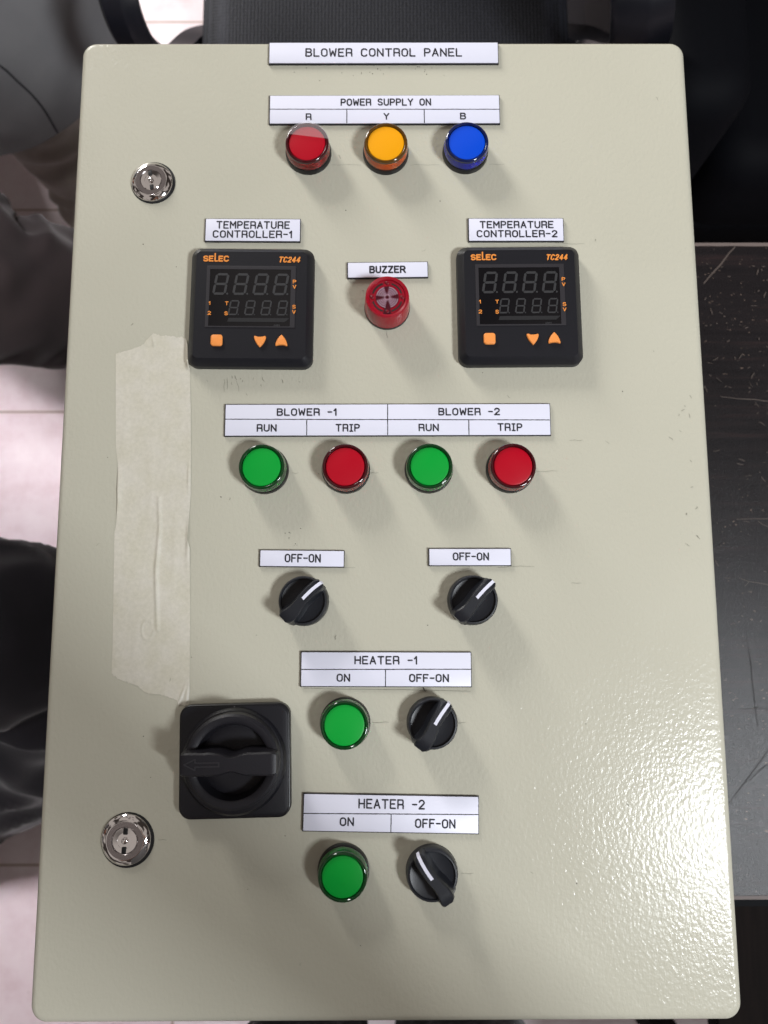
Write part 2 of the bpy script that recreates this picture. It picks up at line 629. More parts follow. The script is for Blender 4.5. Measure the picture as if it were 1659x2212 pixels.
# ------------------------------------------------------------------ low bench with plastic wrap in front of the table
bench = thing('wooden_bench', 'low dark brown wooden bench in front of the table', 'bench', (0.66, -0.56, 0))
bm = bmesh.new()
for k in range(5):
    add_rbox(bm, 0.098, 0.44, 0.004, 0.41, 0.44, 0.003, cx=-0.22 + k * 0.1045, cy=0)
from_bm('plank_top', bm, M_WOOD, bench)
for sx in (-0.22, 0.15):
    for sy in (-0.17, 0.17):
        bm = bmesh.new()
        add_rbox(bm, 0.04, 0.04, 0.004, 0, 0.41, cx=sx, cy=sy)
        from_bm('leg', bm, M_WOOD, bench)
tw = NT('clear_film').set(Base_Color=(0.9, 0.9, 0.95, 1), Roughness=0.12, Transmission_Weight=0.0, Alpha=0.22, Specular_IOR_Level=0.9)
bm = bmesh.new()
nx, ny = 40, 56
vv = []
for j in range(ny + 1):
    row = []
    for i in range(nx + 1):
        u, v = i / nx, j / ny
        x = -0.14 + 0.11 * u + 0.012 * noise.noise((v * 4, 2, 0)) + (0.03 * (1 - v))
        y = -0.20 + 0.34 * v
        z = 0.0045 + 0.018 * abs(noise.noise((u * 5 + 2, v * 9, 1.3))) + 0.008 * abs(noise.noise((u * 13, v * 20, 4)))
        row.append(bm.verts.new((x, y, z)))
    vv.append(row)
for j in range(ny):
    for i in range(nx):
        bm.faces.new((vv[j][i], vv[j][i + 1], vv[j + 1][i + 1], vv[j + 1][i]))
wrap = from_bm('plastic_wrap', bm, tw.m, None, (0.66, -0.56, 0.44))
lab(wrap, 'crumpled clear plastic wrap lying on the dark bench')
wrap['category'] = 'plastic wrap'


# ------------------------------------------------------------------ office chairs
def office_chair(label, loc, rz, seat_mat, arm_r=True):
    c = thing('office_chair', label, 'chair', loc, rz)
    bm = bmesh.new()
    rings = []
    for i, (ins, z) in enumerate(((0.03, 0.42), (0.008, 0.432), (0, 0.45), (0.004, 0.463), (0.018, 0.472), (0.045, 0.476))):
        rings.append(rrect(0.505 - 2 * ins, 0.52 - 2 * ins, 0.07, z, 8, 0, 0))
    add_loft(bm, rings)
    from_bm('seat', bm, seat_mat, c)
    # backrest, curved slab
    bm = bmesh.new()
    rings = []
    for k in range(13):
        v = k / 12
        z = 0.56 + 0.46 * v
        hw = 0.225 * (1 - 0.25 * max(0, v - 0.6) ** 1.5 / 0.25 * 0.3)
        y0 = 0.30 + 0.05 * v + 0.02 * math.sin(v * PI)
        ring = []
        for i in range(17):
            u = -1 + 2 * i / 16
            ring.append((hw * u, y0 - 0.025 * (1 - u * u), z))
        for i in range(16, -1, -1):
            u = -1 + 2 * i / 16
            ring.append((hw * u, y0 + 0.03 - 0.02 * (1 - u * u), z))
        rings.append(ring)
    add_loft(bm, rings)
    from_bm('backrest', bm, seat_mat, c)
    bm = bmesh.new()
    add_tube(bm, catmull([(0, 0.18, 0.41), (0, 0.31, 0.43), (0, 0.352, 0.54), (0, 0.365, 0.72)]), 0.022, 10)
    from_bm('back_bracket', bm, M_ARM, c)
    # loop armrests: flat band swept along a bent path
    for s in (-1, 1):
        bm = bmesh.new()
        if s < 0:
            path = catmull([(-0.292, 0.16, 0.66), (-0.292, -0.06, 0.685), (-0.290, -0.145, 0.672), (-0.287, -0.155, 0.60),
                            (-0.284, -0.075, 0.48), (-0.262, 0.0, 0.425), (-0.20, 0.02, 0.412)], 8)
            bw = 0.021
        else:
            path = catmull([(0.272, 0.16, 0.66), (0.272, -0.06, 0.685), (0.279, -0.145, 0.66), (0.300, -0.135, 0.57),
                            (0.302, -0.04, 0.455), (0.262, 0.0, 0.425), (0.20, 0.02, 0.412)], 8)
            bw = 0.034
        fr = frame_along(path)
        rings = []
        for p, (t, sd, up) in zip(path, fr):
            side = Vector((1, 0, 0))
            nn = t.cross(side).normalized()
            side = nn.cross(t).normalized()
            ring = []
            for a, b in ((-1, -0.3), (-0.8, -1), (0.8, -1), (1, -0.3), (1, 0.3), (0.25, 1.0), (0.1, 1.0), (-0.8, 0.8), (-1, 0.3)):
                ring.append(tuple(p + side * (a * bw) + nn * (b * 0.010)))
            rings.append(ring)
        add_loft(bm, rings)
        from_bm('armrest', bm, M_ARM, c)
    bm = bmesh.new()
    add_lathe(bm, [(0.03, 0.14), (0.03, 0.36), (0.07, 0.38), (0.11, 0.405), (0.11, 0.42)], 24)
    from_bm('column', bm, M_ARM, c)
    bm = bmesh.new()
    for k in range(5):
        a = 2 * PI * k / 5 + 0.5
        add_tube(bm, [(0.02 * math.cos(a), 0.02 * math.sin(a), 0.14), (0.30 * math.cos(a), 0.30 * math.sin(a), 0.085)], [0.026, 0.018], 10)
    from_bm('star_base', bm, M_ARM, c)
    for k in range(5):
        a = 2 * PI * k / 5 + 0.5
        bm = bmesh.new()
        for o in (-0.014, 0.014):
            q = Vector((0.30 * math.cos(a), 0.30 * math.sin(a), 0.03)) + Vector((-math.sin(a), math.cos(a), 0)) * o
            d = Vector((-math.sin(a), math.cos(a), 0)) * 0.009
            add_tube(bm, [tuple(q - d), tuple(q + d)], 0.03, 18)
        from_bm('caster', bm, M_ARM, c)
    return c


office_chair('office chair with grey mesh seat behind the top of the panel', (0.005, 0.735, 0), 0.0, M_MESH)
# black armchair beside it, solid down to the floor
ac = thing('armchair', 'black leatherette armchair at the right, behind the far edge of the table', 'armchair', (0.80, 0.88, 0))
bm = bmesh.new()
add_rbox(bm, 0.94, 0.72, 0.04, 0.03, 0.30, 0.02)
from_bm('base', bm, M_LEATH, ac)
bm = bmesh.new()
add_rbox(bm, 0.70, 0.60, 0.06, 0.30, 0.45, 0.05, cy=-0.06)
from_bm('seat_cushion', bm, M_LEATH, ac)
for sx in (-0.415, 0.415):
    bm = bmesh.new()
    add_rbox(bm, 0.12, 0.74, 0.05, 0.302, 0.60, 0.045, cx=sx)
    from_bm('armrest', bm, M_LEATH, ac)
bm = bmesh.new()
add_rbox(bm, 0.70, 0.14, 0.05, 0.302, 0.86, 0.05, cy=0.30)
from_bm('backrest', bm, M_LEATH, ac)


# ------------------------------------------------------------------ people at the left
def skin_figure(name, joints, edges, root, parent, mat):
    names = list(joints)
    idx = {n: i for i, n in enumerate(names)}
    me = bpy.data.meshes.new(name)
    me.from_pydata([joints[n][0] for n in names], [(idx[a], idx[b]) for a, b in edges], [])
    o = bpy.data.objects.new(name, me)
    COL.objects.link(o)
    mod = o.modifiers.new('skin', 'SKIN')
    mod.use_smooth_shade = True
    sv = me.skin_vertices[0].data
    for n in names:
        r = joints[n][1]
        sv[idx[n]].radius = (r, r) if not isinstance(r, tuple) else r
        sv[idx[n]].use_root = (n == root)
    sub = o.modifiers.new('sub', 'SUBSURF')
    sub.levels = sub.render_levels = 2
    dg = bpy.context.evaluated_depsgraph_get()
    m2 = bpy.data.meshes.new_from_object(o.evaluated_get(dg))
    bpy.data.objects.remove(o)
    m2.name = name
    return link(name, m2, mat, parent)


def body(parent, pel, chest, neck, head, sh, el, wr, hip, kn, an, toe, face=(1, 0)):
    """one continuous skinned figure; each of sh..toe is a pair (left, right)"""
    V = lambda p: Vector(p)
    J = {'pel': (pel, (0.12, 0.09)), 'waist': (tuple((V(pel) + V(chest)) / 2), (0.11, 0.085)), 'chest': (chest, (0.13, 0.09)),
         'neck': (neck, 0.055), 'chin': (tuple(V(neck) * 0.5 + V(head) * 0.5), 0.066), 'head': (head, (0.082, 0.095)),
         'crown': (tuple(V(head) + Vector((0, 0, 0.075))), 0.062)}
    E_ = [('pel', 'waist'), ('waist', 'chest'), ('chest', 'neck'), ('neck', 'chin'), ('chin', 'head'), ('head', 'crown')]
    fd = V((face[0], face[1], 0)).normalized()
    fs = V((-fd.y, fd.x, 0))
    J['nose'] = (tuple(V(head) + fd * 0.105 + V((0, 0, -0.012))), 0.012)
    J['jaw'] = (tuple(V(head) + fd * 0.055 + V((0, 0, -0.075))), 0.045)
    E_ += [('head', 'nose'), ('head', 'jaw')]
    for e in (-1, 1):
        J['ear%d' % e] = (tuple(V(head) + fs * (0.088 * e) + V((0, 0, -0.005))), (0.010, 0.022))
        E_.append(('head', 'ear%d' % e))
        bm = bmesh.new()
        bmesh.ops.create_uvsphere(bm, u_segments=14, v_segments=10, radius=0.012)
        q = V(head) + fd * 0.082 + fs * (0.031 * e) + V((0, 0, 0.018))
        from_bm('eye', bm, M_EYE, parent, tuple(q))
    bm = bmesh.new()
    q = V(head) + fd * 0.094 + V((0, 0, -0.062))
    add_tube(bm, [tuple(q - fs * 0.022 - fd * 0.008), tuple(q), tuple(q + fs * 0.022 - fd * 0.008)], [0.003, 0.006, 0.003], 8)
    from_bm('mouth', bm, M_LIP, parent)
    for k in (0, 1):
        for n, p, r, prev in (('sh', sh, 0.058, 'chest'), ('el', el, 0.042, 'sh'), ('wr', wr, 0.028, 'el'),
                              ('hip', hip, 0.088, 'pel'), ('kn', kn, 0.058, 'hip'), ('an', an, 0.04, 'kn'), ('toe', toe, 0.032, 'an')):
            J[n + str(k)] = (p[k], r)
            E_.append((prev if prev in ('chest', 'pel') else prev + str(k), n + str(k)))
        d = (V(wr[k]) - V(el[k])).normalized()
        s = d.cross(Vector((0, 1, 0.3))).normalized()
        palm = V(wr[k]) + d * 0.06
        J['palm' + str(k)] = (tuple(palm), (0.036, 0.018))
        E_.append(('wr' + str(k), 'palm' + str(k)))
        for f, (o, ln) in enumerate(((-0.03, 0.068), (-0.010, 0.078), (0.010, 0.074), (0.029, 0.058))):
            a = palm + d * 0.03 + s * o
            b = a + d * ln * 0.55
            c = b + (d + Vector((0, 0.4, -0.2))).normalized() * ln * 0.5
            for q, p in zip('abc', (a, b, c)):
                J['f%d%s%d' % (f, q, k)] = (tuple(p), 0.0085)
            E_ += [('palm%d' % k, 'f%da%d' % (f, k)), ('f%da%d' % (f, k), 'f%db%d' % (f, k)), ('f%db%d' % (f, k), 'f%dc%d' % (f, k))]
        a = V(wr[k]) + d * 0.03 - s * 0.035
        b = a + d * 0.035 - s * 0.012
        J['ta%d' % k] = (tuple(a), 0.011)
        J['tb%d' % k] = (tuple(b), 0.009)
        E_ += [('wr%d' % k, 'ta%d' % k), ('ta%d' % k, 'tb%d' % k)]
    return skin_figure('body', J, E_, 'pel', parent, M_SKIN)


def hair_cap(parent, head, face):
    bm = bmesh.new()
    bmesh.ops.create_uvsphere(bm, u_segments=24, v_segments=16, radius=1)
    f = Vector((*face, 0)).normalized()
    for v in bm.verts:
        q = v.co.copy()
        back = max(0.0, q.dot(f))
        q.z = max(q.z, -0.55 + 0.75 * back)
        n = 1 + 0.04 * noise.noise(q * 7)
        v.co = Vector((q.x * 0.098 * n, q.y * 0.108 * n, q.z * 0.105 * n)) - f * 0.012
    from_bm('hair', bm, M_HAIR, parent, (head[0], head[1], head[2] + 0.035))


def cloth_tube(name, path, radii, mat, parent, fold=0.01, freq=7.0, seed=0.0, n=80, sub=24, open_end=True, creases=None, thick=0.004):
    """garment swept along a path: an open tube with folds and a turned hem"""
    pts = catmull(path, sub)
    m = len(pts)
    fr = frame_along(pts)
    rr = []
    for i in range(m):
        t = i / (m - 1) * (len(radii) - 1)
        k = min(int(t), len(radii) - 2)
        a, b = radii[k], radii[k + 1]
        a = a if isinstance(a, tuple) else (a, a)
        b = b if isinstance(b, tuple) else (b, b)
        w = t - k
        rr.append((a[0] + (b[0] - a[0]) * w, a[1] + (b[1] - a[1]) * w))
    bm = bmesh.new()
    rings = []
    for i, p in enumerate(pts):
        t, s, u = fr[i]
        ring = []
        for k in range(n):
            a = 2 * PI * k / n
            c, sn = math.cos(a), math.sin(a)
            q = p + s * (rr[i][0] * c) + u * (rr[i][1] * sn)
            d = fold * noise.noise((q.x * freq + seed, q.y * freq, q.z * freq * 0.8)) * 1.6
            d += fold * 0.8 * (1 - abs(noise.noise((q.x * freq * 1.7 + seed, q.y * freq * 1.7, q.z * freq * 2.4))) * 3)
            if creases:
                for (ca, ci, wid, amp, slope) in creases:
                    x = (i / (m - 1) - ci) - slope * math.sin(a - ca)
                    d += amp * math.exp(-(x / wid) ** 2)
            ring.append(tuple(q + (s * c + u * sn) * d))
        rings.append(ring)
    # turn the hem inwards so that the cloth has thickness
    p, (t, s, u) = pts[-1], fr[-1]
    last = rings[-1]
    inner = [tuple(Vector(v) - (Vector(v) - p).normalized() * thick) for v in last]
    up = [tuple(Vector(v) - t * 0.03 - (Vector(v) - p).normalized() * thick) for v in last]
    rings += [inner, up]
    add_loft(bm, rings, cap0=False, cap1=False)
    o = from_bm(name, bm, mat, parent, smooth=False)
    o.data.shade_smooth()
    return o


def shoe(parent, heel, direc, z=0.0, ln=0.27):
    d = Vector((*direc, 0)).normalized()
    s = Vector((-d.y, d.x, 0))
    bm = bmesh.new()
    rings = []
    prof = [(0.0, 0.030, 0.075), (0.04, 0.036, 0.085), (0.10, 0.036, 0.075), (0.16, 0.044, 0.055), (0.22, 0.044, 0.042), (0.255, 0.032, 0.034), (0.27, 0.012, 0.022)]
    for x, w, h in prof:
        c = Vector((heel[0], heel[1], z)) + d * (x * ln / 0.27)
        ring = []
        for k in range(16):
            a = 2 * PI * k / 16
            yy = math.sin(a)
            ring.append(tuple(c + s * (w * math.cos(a)) + Vector((0, 0, (h * 0.5) * (1 + (yy if yy > 0 else max(yy, -0.98)))))))
        rings.append(ring)
    add_loft(bm, rings)
    return from_bm('shoe', bm, M_SHOE, parent)


# standing figure in a long grey shirt, upper left
pa = thing('person', 'person standing in a long grey shirt and grey trousers, left of the panel top', 'person')
body(pa, (-0.70, 0.86, 0.90), (-0.84, 0.93, 1.27), (-0.88, 0.95, 1.44), (-0.90, 0.96, 1.58),
     ((-0.74, 0.75, 1.36), (-0.95, 1.11, 1.36)), ((-0.80, 0.66, 1.12), (-0.98, 1.20, 1.09)), ((-0.93, 0.62, 0.90), (-0.97, 1.16, 0.84)),
     ((-0.62, 0.79, 0.84), (-0.76, 0.93, 0.84)), ((-0.55, 0.74, 0.48), (-0.82, 0.99, 0.47)), ((-0.51, 0.715, 0.09), (-0.86, 1.04, 0.09)),
     ((-0.53, 0.60, 0.035), (-0.88, 0.92, 0.035)), (-0.3, -1))
hair_cap(pa, (-0.90, 0.96, 1.58), (-0.3, -1))
cloth_tube('sleeve', [(-0.780, 0.822, 1.390), (-0.740, 0.750, 1.360), (-0.770, 0.705, 1.240), (-0.794, 0.669, 1.144)], [0.075, 0.085, 0.072, 0.064], M_SHIRT, pa, 0.004, 9, 1.1)
cloth_tube('sleeve', [(-0.906, 1.038, 1.390), (-0.950, 1.110, 1.360), (-0.965, 1.155, 1.225), (-0.977, 1.191, 1.117)], [0.075, 0.085, 0.072, 0.064], M_SHIRT, pa, 0.004, 9, 1.1)
sh_o = cloth_tube('long_shirt', [(-0.85, 0.935, 1.40), (-0.82, 0.92, 1.25), (-0.74, 0.87, 0.98), (-0.65, 0.82, 0.75), (-0.61, 0.80, 0.52), (-0.60, 0.80, 0.355)],
           [(0.10, 0.09), (0.20, 0.14), (0.195, 0.16), (0.215, 0.20), (0.213, 0.20), (0.215, 0.205)], M_SHIRT, pa, 0.003, 4, 3.1, n=96,
           creases=[(0.4, 0.80, 0.04, -0.006, 0.06), (1.3, 0.66, 0.05, 0.005, 0.10)])
from mathutils.bvhtree import BVHTree


def seam(tgt, pts, r=0.0016):
    bv = BVHTree.FromPolygons([v.co for v in tgt.data.vertices], [list(p.vertices) for p in tgt.data.polygons])
    out = []
    for p in catmull(pts, 5):
        q, n, _, _ = bv.find_nearest(p)
        out.append(tuple(q))
    bm = bmesh.new()
    add_tube(bm, out, r, 6)
    return from_bm('seam', bm, M_SEAM, tgt)


seam(sh_o, [(-0.479, 0.595, 0.53), (-0.463, 0.599, 0.47), (-0.457, 0.602, 0.42), (-0.465, 0.612, 0.365)])
for k, (hp, kn, an, sd) in enumerate((((-0.60, 0.80, 0.72), (-0.545, 0.735, 0.46), (-0.500, 0.710, 0.07), 1.2), ((-0.78, 0.95, 0.80), (-0.82, 0.99, 0.46), (-0.86, 1.04, 0.07), 8.4))):
    cloth_tube('trouser_leg', [hp, kn, ((kn[0] + an[0]) / 2, (kn[1] + an[1]) / 2, 0.25), an], [0.08, 0.088, 0.088, 0.088], M_TRA, pa, 0.008, 7, sd,
               creases=[(0.3, 0.88, 0.02, 0.014, 0.05), (2.0, 0.80, 0.025, -0.01, 0.04), (1.0, 0.96, 0.015, 0.012, 0.02)])
shoe(pa, (-0.495, 0.745), (-0.1, -1))
shoe(pa, (-0.855, 1.08), (-0.1, -1))

# seated figure in dark brown trousers, turned towards the photographer
pb = thing('person', 'seated person in dark brown trousers, knee beside the upper left edge of the panel', 'person')
body(pb, (-1.00, 0.62, 0.52), (-1.12, 0.68, 0.86), (-1.14, 0.69, 1.03), (-1.13, 0.68, 1.17),
     ((-1.02, 0.85, 0.97), (-1.22, 0.53, 0.97)), ((-0.94, 0.86, 0.74), (-1.20, 0.42, 0.74)), ((-0.86, 0.66, 0.66), (-1.00, 0.34, 0.66)),
     ((-0.93, 0.62, 0.50), (-1.02, 0.52, 0.50)), ((-0.51, 0.36, 0.48), (-0.84, 0.20, 0.48)), ((-0.37, 0.42, 0.09), (-0.90, 0.22, 0.09)),
     ((-0.26, 0.38, 0.035), (-0.92, 0.10, 0.035)), (0.8, -0.6))
hair_cap(pb, (-1.13, 0.68, 1.17), (0.8, -0.6))
cloth_tube('shirt', [(-1.13, 0.685, 1.0), (-1.11, 0.675, 0.85), (-1.05, 0.645, 0.66), (-1.0, 0.62, 0.47)],
           [(0.09, 0.08), (0.15, 0.19), (0.14, 0.17), (0.17, 0.19)], M_SHIRT, pb, 0.006, 6, 2.2)
cloth_tube('trouser_leg', [(-0.96, 0.61, 0.50), (-0.72, 0.485, 0.50), (-0.56, 0.385, 0.49), (-0.49, 0.352, 0.455), (-0.43, 0.375, 0.34), (-0.37, 0.42, 0.10)],
           [0.12, 0.102, 0.095, 0.092, 0.09, 0.085], M_TRB, pb, 0.007, 7, 5.5,
           creases=[(0.5, 0.52, 0.03, -0.008, 0.06), (2.2, 0.60, 0.025, 0.008, 0.07), (3.9, 0.45, 0.03, 0.008, 0.08), (4.4, 0.36, 0.03, -0.008, 0.10), (1.2, 0.48, 0.015, 0.006, -0.06)])
cloth_tube('trouser_leg', [(-1.02, 0.52, 0.50), (-0.93, 0.36, 0.50), (-0.86, 0.22, 0.49), (-0.83, 0.18, 0.44), (-0.86, 0.20, 0.28), (-0.90, 0.22, 0.09)],
           [0.12, 0.105, 0.095, 0.092, 0.09, 0.085], M_TRB, pb, 0.007, 7, 7.5)
shoe(pb, (-0.41, 0.44), (1, -0.3))
shoe(pb, (-0.895, 0.26), (-0.1, -1))

# second seated figure, black trousers, lower left
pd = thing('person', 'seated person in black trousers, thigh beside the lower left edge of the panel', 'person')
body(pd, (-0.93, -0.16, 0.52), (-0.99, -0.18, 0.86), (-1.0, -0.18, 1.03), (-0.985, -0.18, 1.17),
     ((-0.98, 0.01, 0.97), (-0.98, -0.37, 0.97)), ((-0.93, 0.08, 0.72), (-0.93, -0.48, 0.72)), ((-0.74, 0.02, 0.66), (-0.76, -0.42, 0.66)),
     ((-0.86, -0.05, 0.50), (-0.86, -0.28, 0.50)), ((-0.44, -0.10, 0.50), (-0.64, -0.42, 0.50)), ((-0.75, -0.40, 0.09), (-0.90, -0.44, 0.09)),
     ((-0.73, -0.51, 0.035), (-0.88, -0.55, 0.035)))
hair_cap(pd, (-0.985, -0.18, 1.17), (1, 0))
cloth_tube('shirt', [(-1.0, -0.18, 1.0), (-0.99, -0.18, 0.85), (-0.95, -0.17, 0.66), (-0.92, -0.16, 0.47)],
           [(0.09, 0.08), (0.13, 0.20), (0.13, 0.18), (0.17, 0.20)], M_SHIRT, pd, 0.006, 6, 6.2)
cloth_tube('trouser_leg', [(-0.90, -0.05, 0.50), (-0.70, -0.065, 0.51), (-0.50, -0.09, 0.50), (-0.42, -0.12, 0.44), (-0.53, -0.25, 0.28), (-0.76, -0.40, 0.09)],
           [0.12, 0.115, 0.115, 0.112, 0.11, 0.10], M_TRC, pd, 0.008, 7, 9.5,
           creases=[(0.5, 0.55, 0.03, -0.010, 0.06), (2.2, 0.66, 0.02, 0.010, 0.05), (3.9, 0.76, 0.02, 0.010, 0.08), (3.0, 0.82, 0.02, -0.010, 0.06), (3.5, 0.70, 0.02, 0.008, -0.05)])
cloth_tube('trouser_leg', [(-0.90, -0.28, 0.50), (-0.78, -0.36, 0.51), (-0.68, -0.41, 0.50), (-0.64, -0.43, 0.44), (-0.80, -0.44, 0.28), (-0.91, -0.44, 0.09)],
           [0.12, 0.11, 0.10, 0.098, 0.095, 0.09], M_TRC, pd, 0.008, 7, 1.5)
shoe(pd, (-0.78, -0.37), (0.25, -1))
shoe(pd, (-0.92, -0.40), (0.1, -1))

# stools under the two seated figures
def stool(label, loc):
    st = thing('stool', label, 'stool', loc)
    bm = bmesh.new()
    add_lathe(bm, [(0.17, 0.36), (0.175, 0.385), (0.16, 0.40)], 40)
    from_bm('seat', bm, M_LEATH, st)
    for k in range(4):
        a = PI / 4 + k * PI / 2
        bm = bmesh.new()
        add_tube(bm, [(0.12 * math.cos(a), 0.12 * math.sin(a), 0.36), (0.17 * math.cos(a), 0.17 * math.sin(a), 0)], 0.013, 10)
        from_bm('leg', bm, M_ARM, st)


cloth_tube('sleeve', [(-1.060, 0.782, 1.000), (-1.020, 0.850, 0.970), (-0.980, 0.855, 0.855), (-0.948, 0.859, 0.763)], [0.075, 0.085, 0.072, 0.064], M_SHIRT, pb, 0.004, 9, 2.1)
cloth_tube('sleeve', [(-1.180, 0.590, 1.000), (-1.220, 0.530, 0.970), (-1.210, 0.475, 0.855), (-1.202, 0.431, 0.763)], [0.075, 0.085, 0.072, 0.064], M_SHIRT, pb, 0.004, 9, 2.1)
cloth_tube('sleeve', [(-0.984, -0.066, 1.000), (-0.980, 0.010, 0.970), (-0.955, 0.045, 0.845), (-0.935, 0.073, 0.745)], [0.075, 0.085, 0.072, 0.064], M_SHIRT, pd, 0.004, 9, 4.1)
cloth_tube('sleeve', [(-0.984, -0.294, 1.000), (-0.980, -0.370, 0.970), (-0.955, -0.425, 0.845), (-0.935, -0.469, 0.745)], [0.075, 0.085, 0.072, 0.064], M_SHIRT, pd, 0.004, 9, 4.1)
stool('stool under the seated person in dark brown trousers', (-1.06, 0.64, 0))
stool('stool under the seated person in black trousers', (-0.99, -0.17, 0))

# the photographer, leaning in over the bottom of the panel: only the trousers reach the frame
pc = thing('person', 'person in black trousers standing at the bottom edge, leaning over the panel', 'person')
body(pc, (0.0, -0.64, 0.95), (0.02, -0.62, 1.25), (0.02, -0.54, 1.46), (0.02, -0.46, 1.60),
     ((0.20, -0.60, 1.40), (-0.17, -0.60, 1.40)), ((0.37, -0.50, 1.27), (-0.32, -0.53, 1.22)), ((0.17, -0.29, 1.46), (-0.14, -0.29, 1.46)),
     ((0.09, -0.63, 0.90), (-0.09, -0.63, 0.90)), ((0.10, -0.585, 0.50), (-0.10, -0.585, 0.50)), ((0.10, -0.68, 0.09), (-0.11, -0.68, 0.09)),
     ((0.11, -0.56, 0.035), (-0.12, -0.56, 0.035)), (0, 1))
hair_cap(pc, (0.02, -0.46, 1.60), (0, 1))
cloth_tube('shirt', [(0.02, -0.56, 1.44), (0.02, -0.62, 1.30), (0.01, -0.64, 1.10), (0.0, -0.65, 0.86)], [(0.10, 0.08), (0.20, 0.13), (0.18, 0.13), (0.18, 0.14)], M_SHIRT, pc, 0.006, 6, 4.4)
for sx in (1, -1):
    cloth_tube('sleeve', [(0.02 + sx * 0.10, -0.60, 1.42), (0.01 + sx * 0.18, -0.60, 1.40), (0.02 + sx * 0.26, -0.55, 1.335), (0.02 + sx * 0.335, -0.51, 1.255)], [0.08, 0.085, 0.072, 0.064], M_SHIRT, pc, 0.004, 9, 3.3)
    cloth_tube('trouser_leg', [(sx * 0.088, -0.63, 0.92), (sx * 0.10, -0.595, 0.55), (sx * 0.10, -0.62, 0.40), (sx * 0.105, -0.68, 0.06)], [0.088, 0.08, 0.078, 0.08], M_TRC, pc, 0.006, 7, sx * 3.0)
    shoe(pc, (sx * 0.11, -0.735), (sx * 0.1, 1))

# ------------------------------------------------------------------ the control panel
P = thing('control_panel', 'pebble grey steel control panel lying face up on the dark table', 'control panel', (0, 0, TT))
H0 = D - TT                                       # door face, in the panel's own frame
bm = bmesh.new()
add_rbox(bm, 0.392, 0.592, 0.006, 0.001, 0.176)
lab(from_bm('cabinet_body', bm, M_PANEL, P), 'welded steel box under the door')
bm = bmesh.new()
add_rbox(bm, 0.400, 0.6037, 0.0095, H0 - 0.022, H0, 0.0042, 10, 7)
door = lab(from_bm('door', bm, M_PANEL, P), 'textured grey door carrying the lamps and switches')


def part(name, bm, mats, x, y, parent=P, z=H0, rz=0.0, smooth=True):
    return from_bm(name, bm, mats, parent, (x, y, z), rz, smooth)


# ---- engraved name plates
def plate(x, y, w, h, th, texts, rules, label, sw=0.00042):
    bm = bmesh.new()
    add_box(bm, -w / 2 - 0.0006, w / 2 + 0.0004, -h / 2 - 0.0005, h / 2 + 0.0004, 0.0, 0.0014)
    p = part('name_plate', bm, M_CORE, x, y, rz=th, smooth=False)
    lab(p, label, 'engraved name plates on the door')
    bm = bmesh.new()
    add_rbox(bm, w, h, 0.0003, 0.0014, 0.0018, 0.0001, 2, 2)
    from_bm('face', bm, M_WHITE, p)
    if True:
        for t, ax, ay, bx, by in texts:
            ls = layout(t.replace('R', 'r') if t == 'BUZZER' else t, ax + sw, ay + sw, bx - sw, by - sw, jitter=0.012)
            link('lettering', strokes_mesh(ls, sw, 0.3, 0.0018), M_INK, p)
    if rules:
        bm = bmesh.new()
        for k, (a, b, c, d) in enumerate(rules):
            n = max(2, int((abs(c - a) + abs(d - b)) / 0.0012))
            pts = [(a + (c - a) * i / n, b + (d - b) * i / n) for i in range(n + 1)]
            vl, vr = [], []
            tv = Vector((c - a, d - b, 0)).normalized()
            nv = Vector((-tv.y, tv.x, 0))
            for q in pts:
                w1 = 0.00024 + random.uniform(-0.00003, 0.00009)
                w2 = 0.00024 + random.uniform(-0.00003, 0.00009)
                vl.append(bm.verts.new(Vector((*q, 0.00184 + k * 0.00002)) + nv * w1))
                vr.append(bm.verts.new(Vector((*q, 0.00184 + k * 0.00002)) - nv * w2))
            for i in range(n):
                bm.faces.new((vl[i], vr[i], vr[i + 1], vl[i + 1]))
        from_bm('engraved_rule', bm, M_INK, p, smooth=False)
    return p


plate(0.0001, 0.2919, 0.1507, 0.0146, 0.0007, [('BLOWER CONTROL PANEL', -0.0517, -0.0029, 0.0516, 0.0032)], [],
      'white plate reading BLOWER CONTROL PANEL at the top edge', sw=0.00045)
plate(0.0006, 0.2514, 0.1497, 0.0196, 0.0013,
      [('POWER SUPPLY ON', -0.0288, 0.0025, 0.0303, 0.0076), ('R', -0.0515, -0.0076, -0.0477, -0.0028),
       ('Y', -0.0008, -0.0075, 0.0030, -0.0027), ('B', 0.0491, -0.0074, 0.0530, -0.0026)],
      [(-0.0748, 0.0002, 0.0748, -0.0002), (-0.0247, -0.0098, -0.0247, -0.0002), (0.0258, -0.0098, 0.0258, -0.0002)],
      'white plate reading POWER SUPPLY ON with R, Y and B')
plate(-0.0838, 0.1679, 0.0601, 0.0147, -0.0066, [('TEMPERATURE', -0.0233, 0.0007, 0.0236, 0.0059), ('CONTROLLER-1', -0.0254, -0.0055, 0.0254, -0.0004)], [],
      'white plate reading TEMPERATURE CONTROLLER-1')
plate(0.0843, 0.1679, 0.0602, 0.0149, -0.0004, [('TEMPERATURE', -0.0233, 0.0008, 0.0240, 0.0058), ('CONTROLLER-2', -0.0253, -0.0053, 0.0263, -0.0004)], [],
      'white plate reading TEMPERATURE CONTROLLER-2')
plate(0.0022, 0.1410, 0.0504, 0.0098, 0.0103, [('BUZZER', -0.0117, -0.0024, 0.0115, 0.0026)], [], 'small white plate reading BUZZER', sw=0.0005)
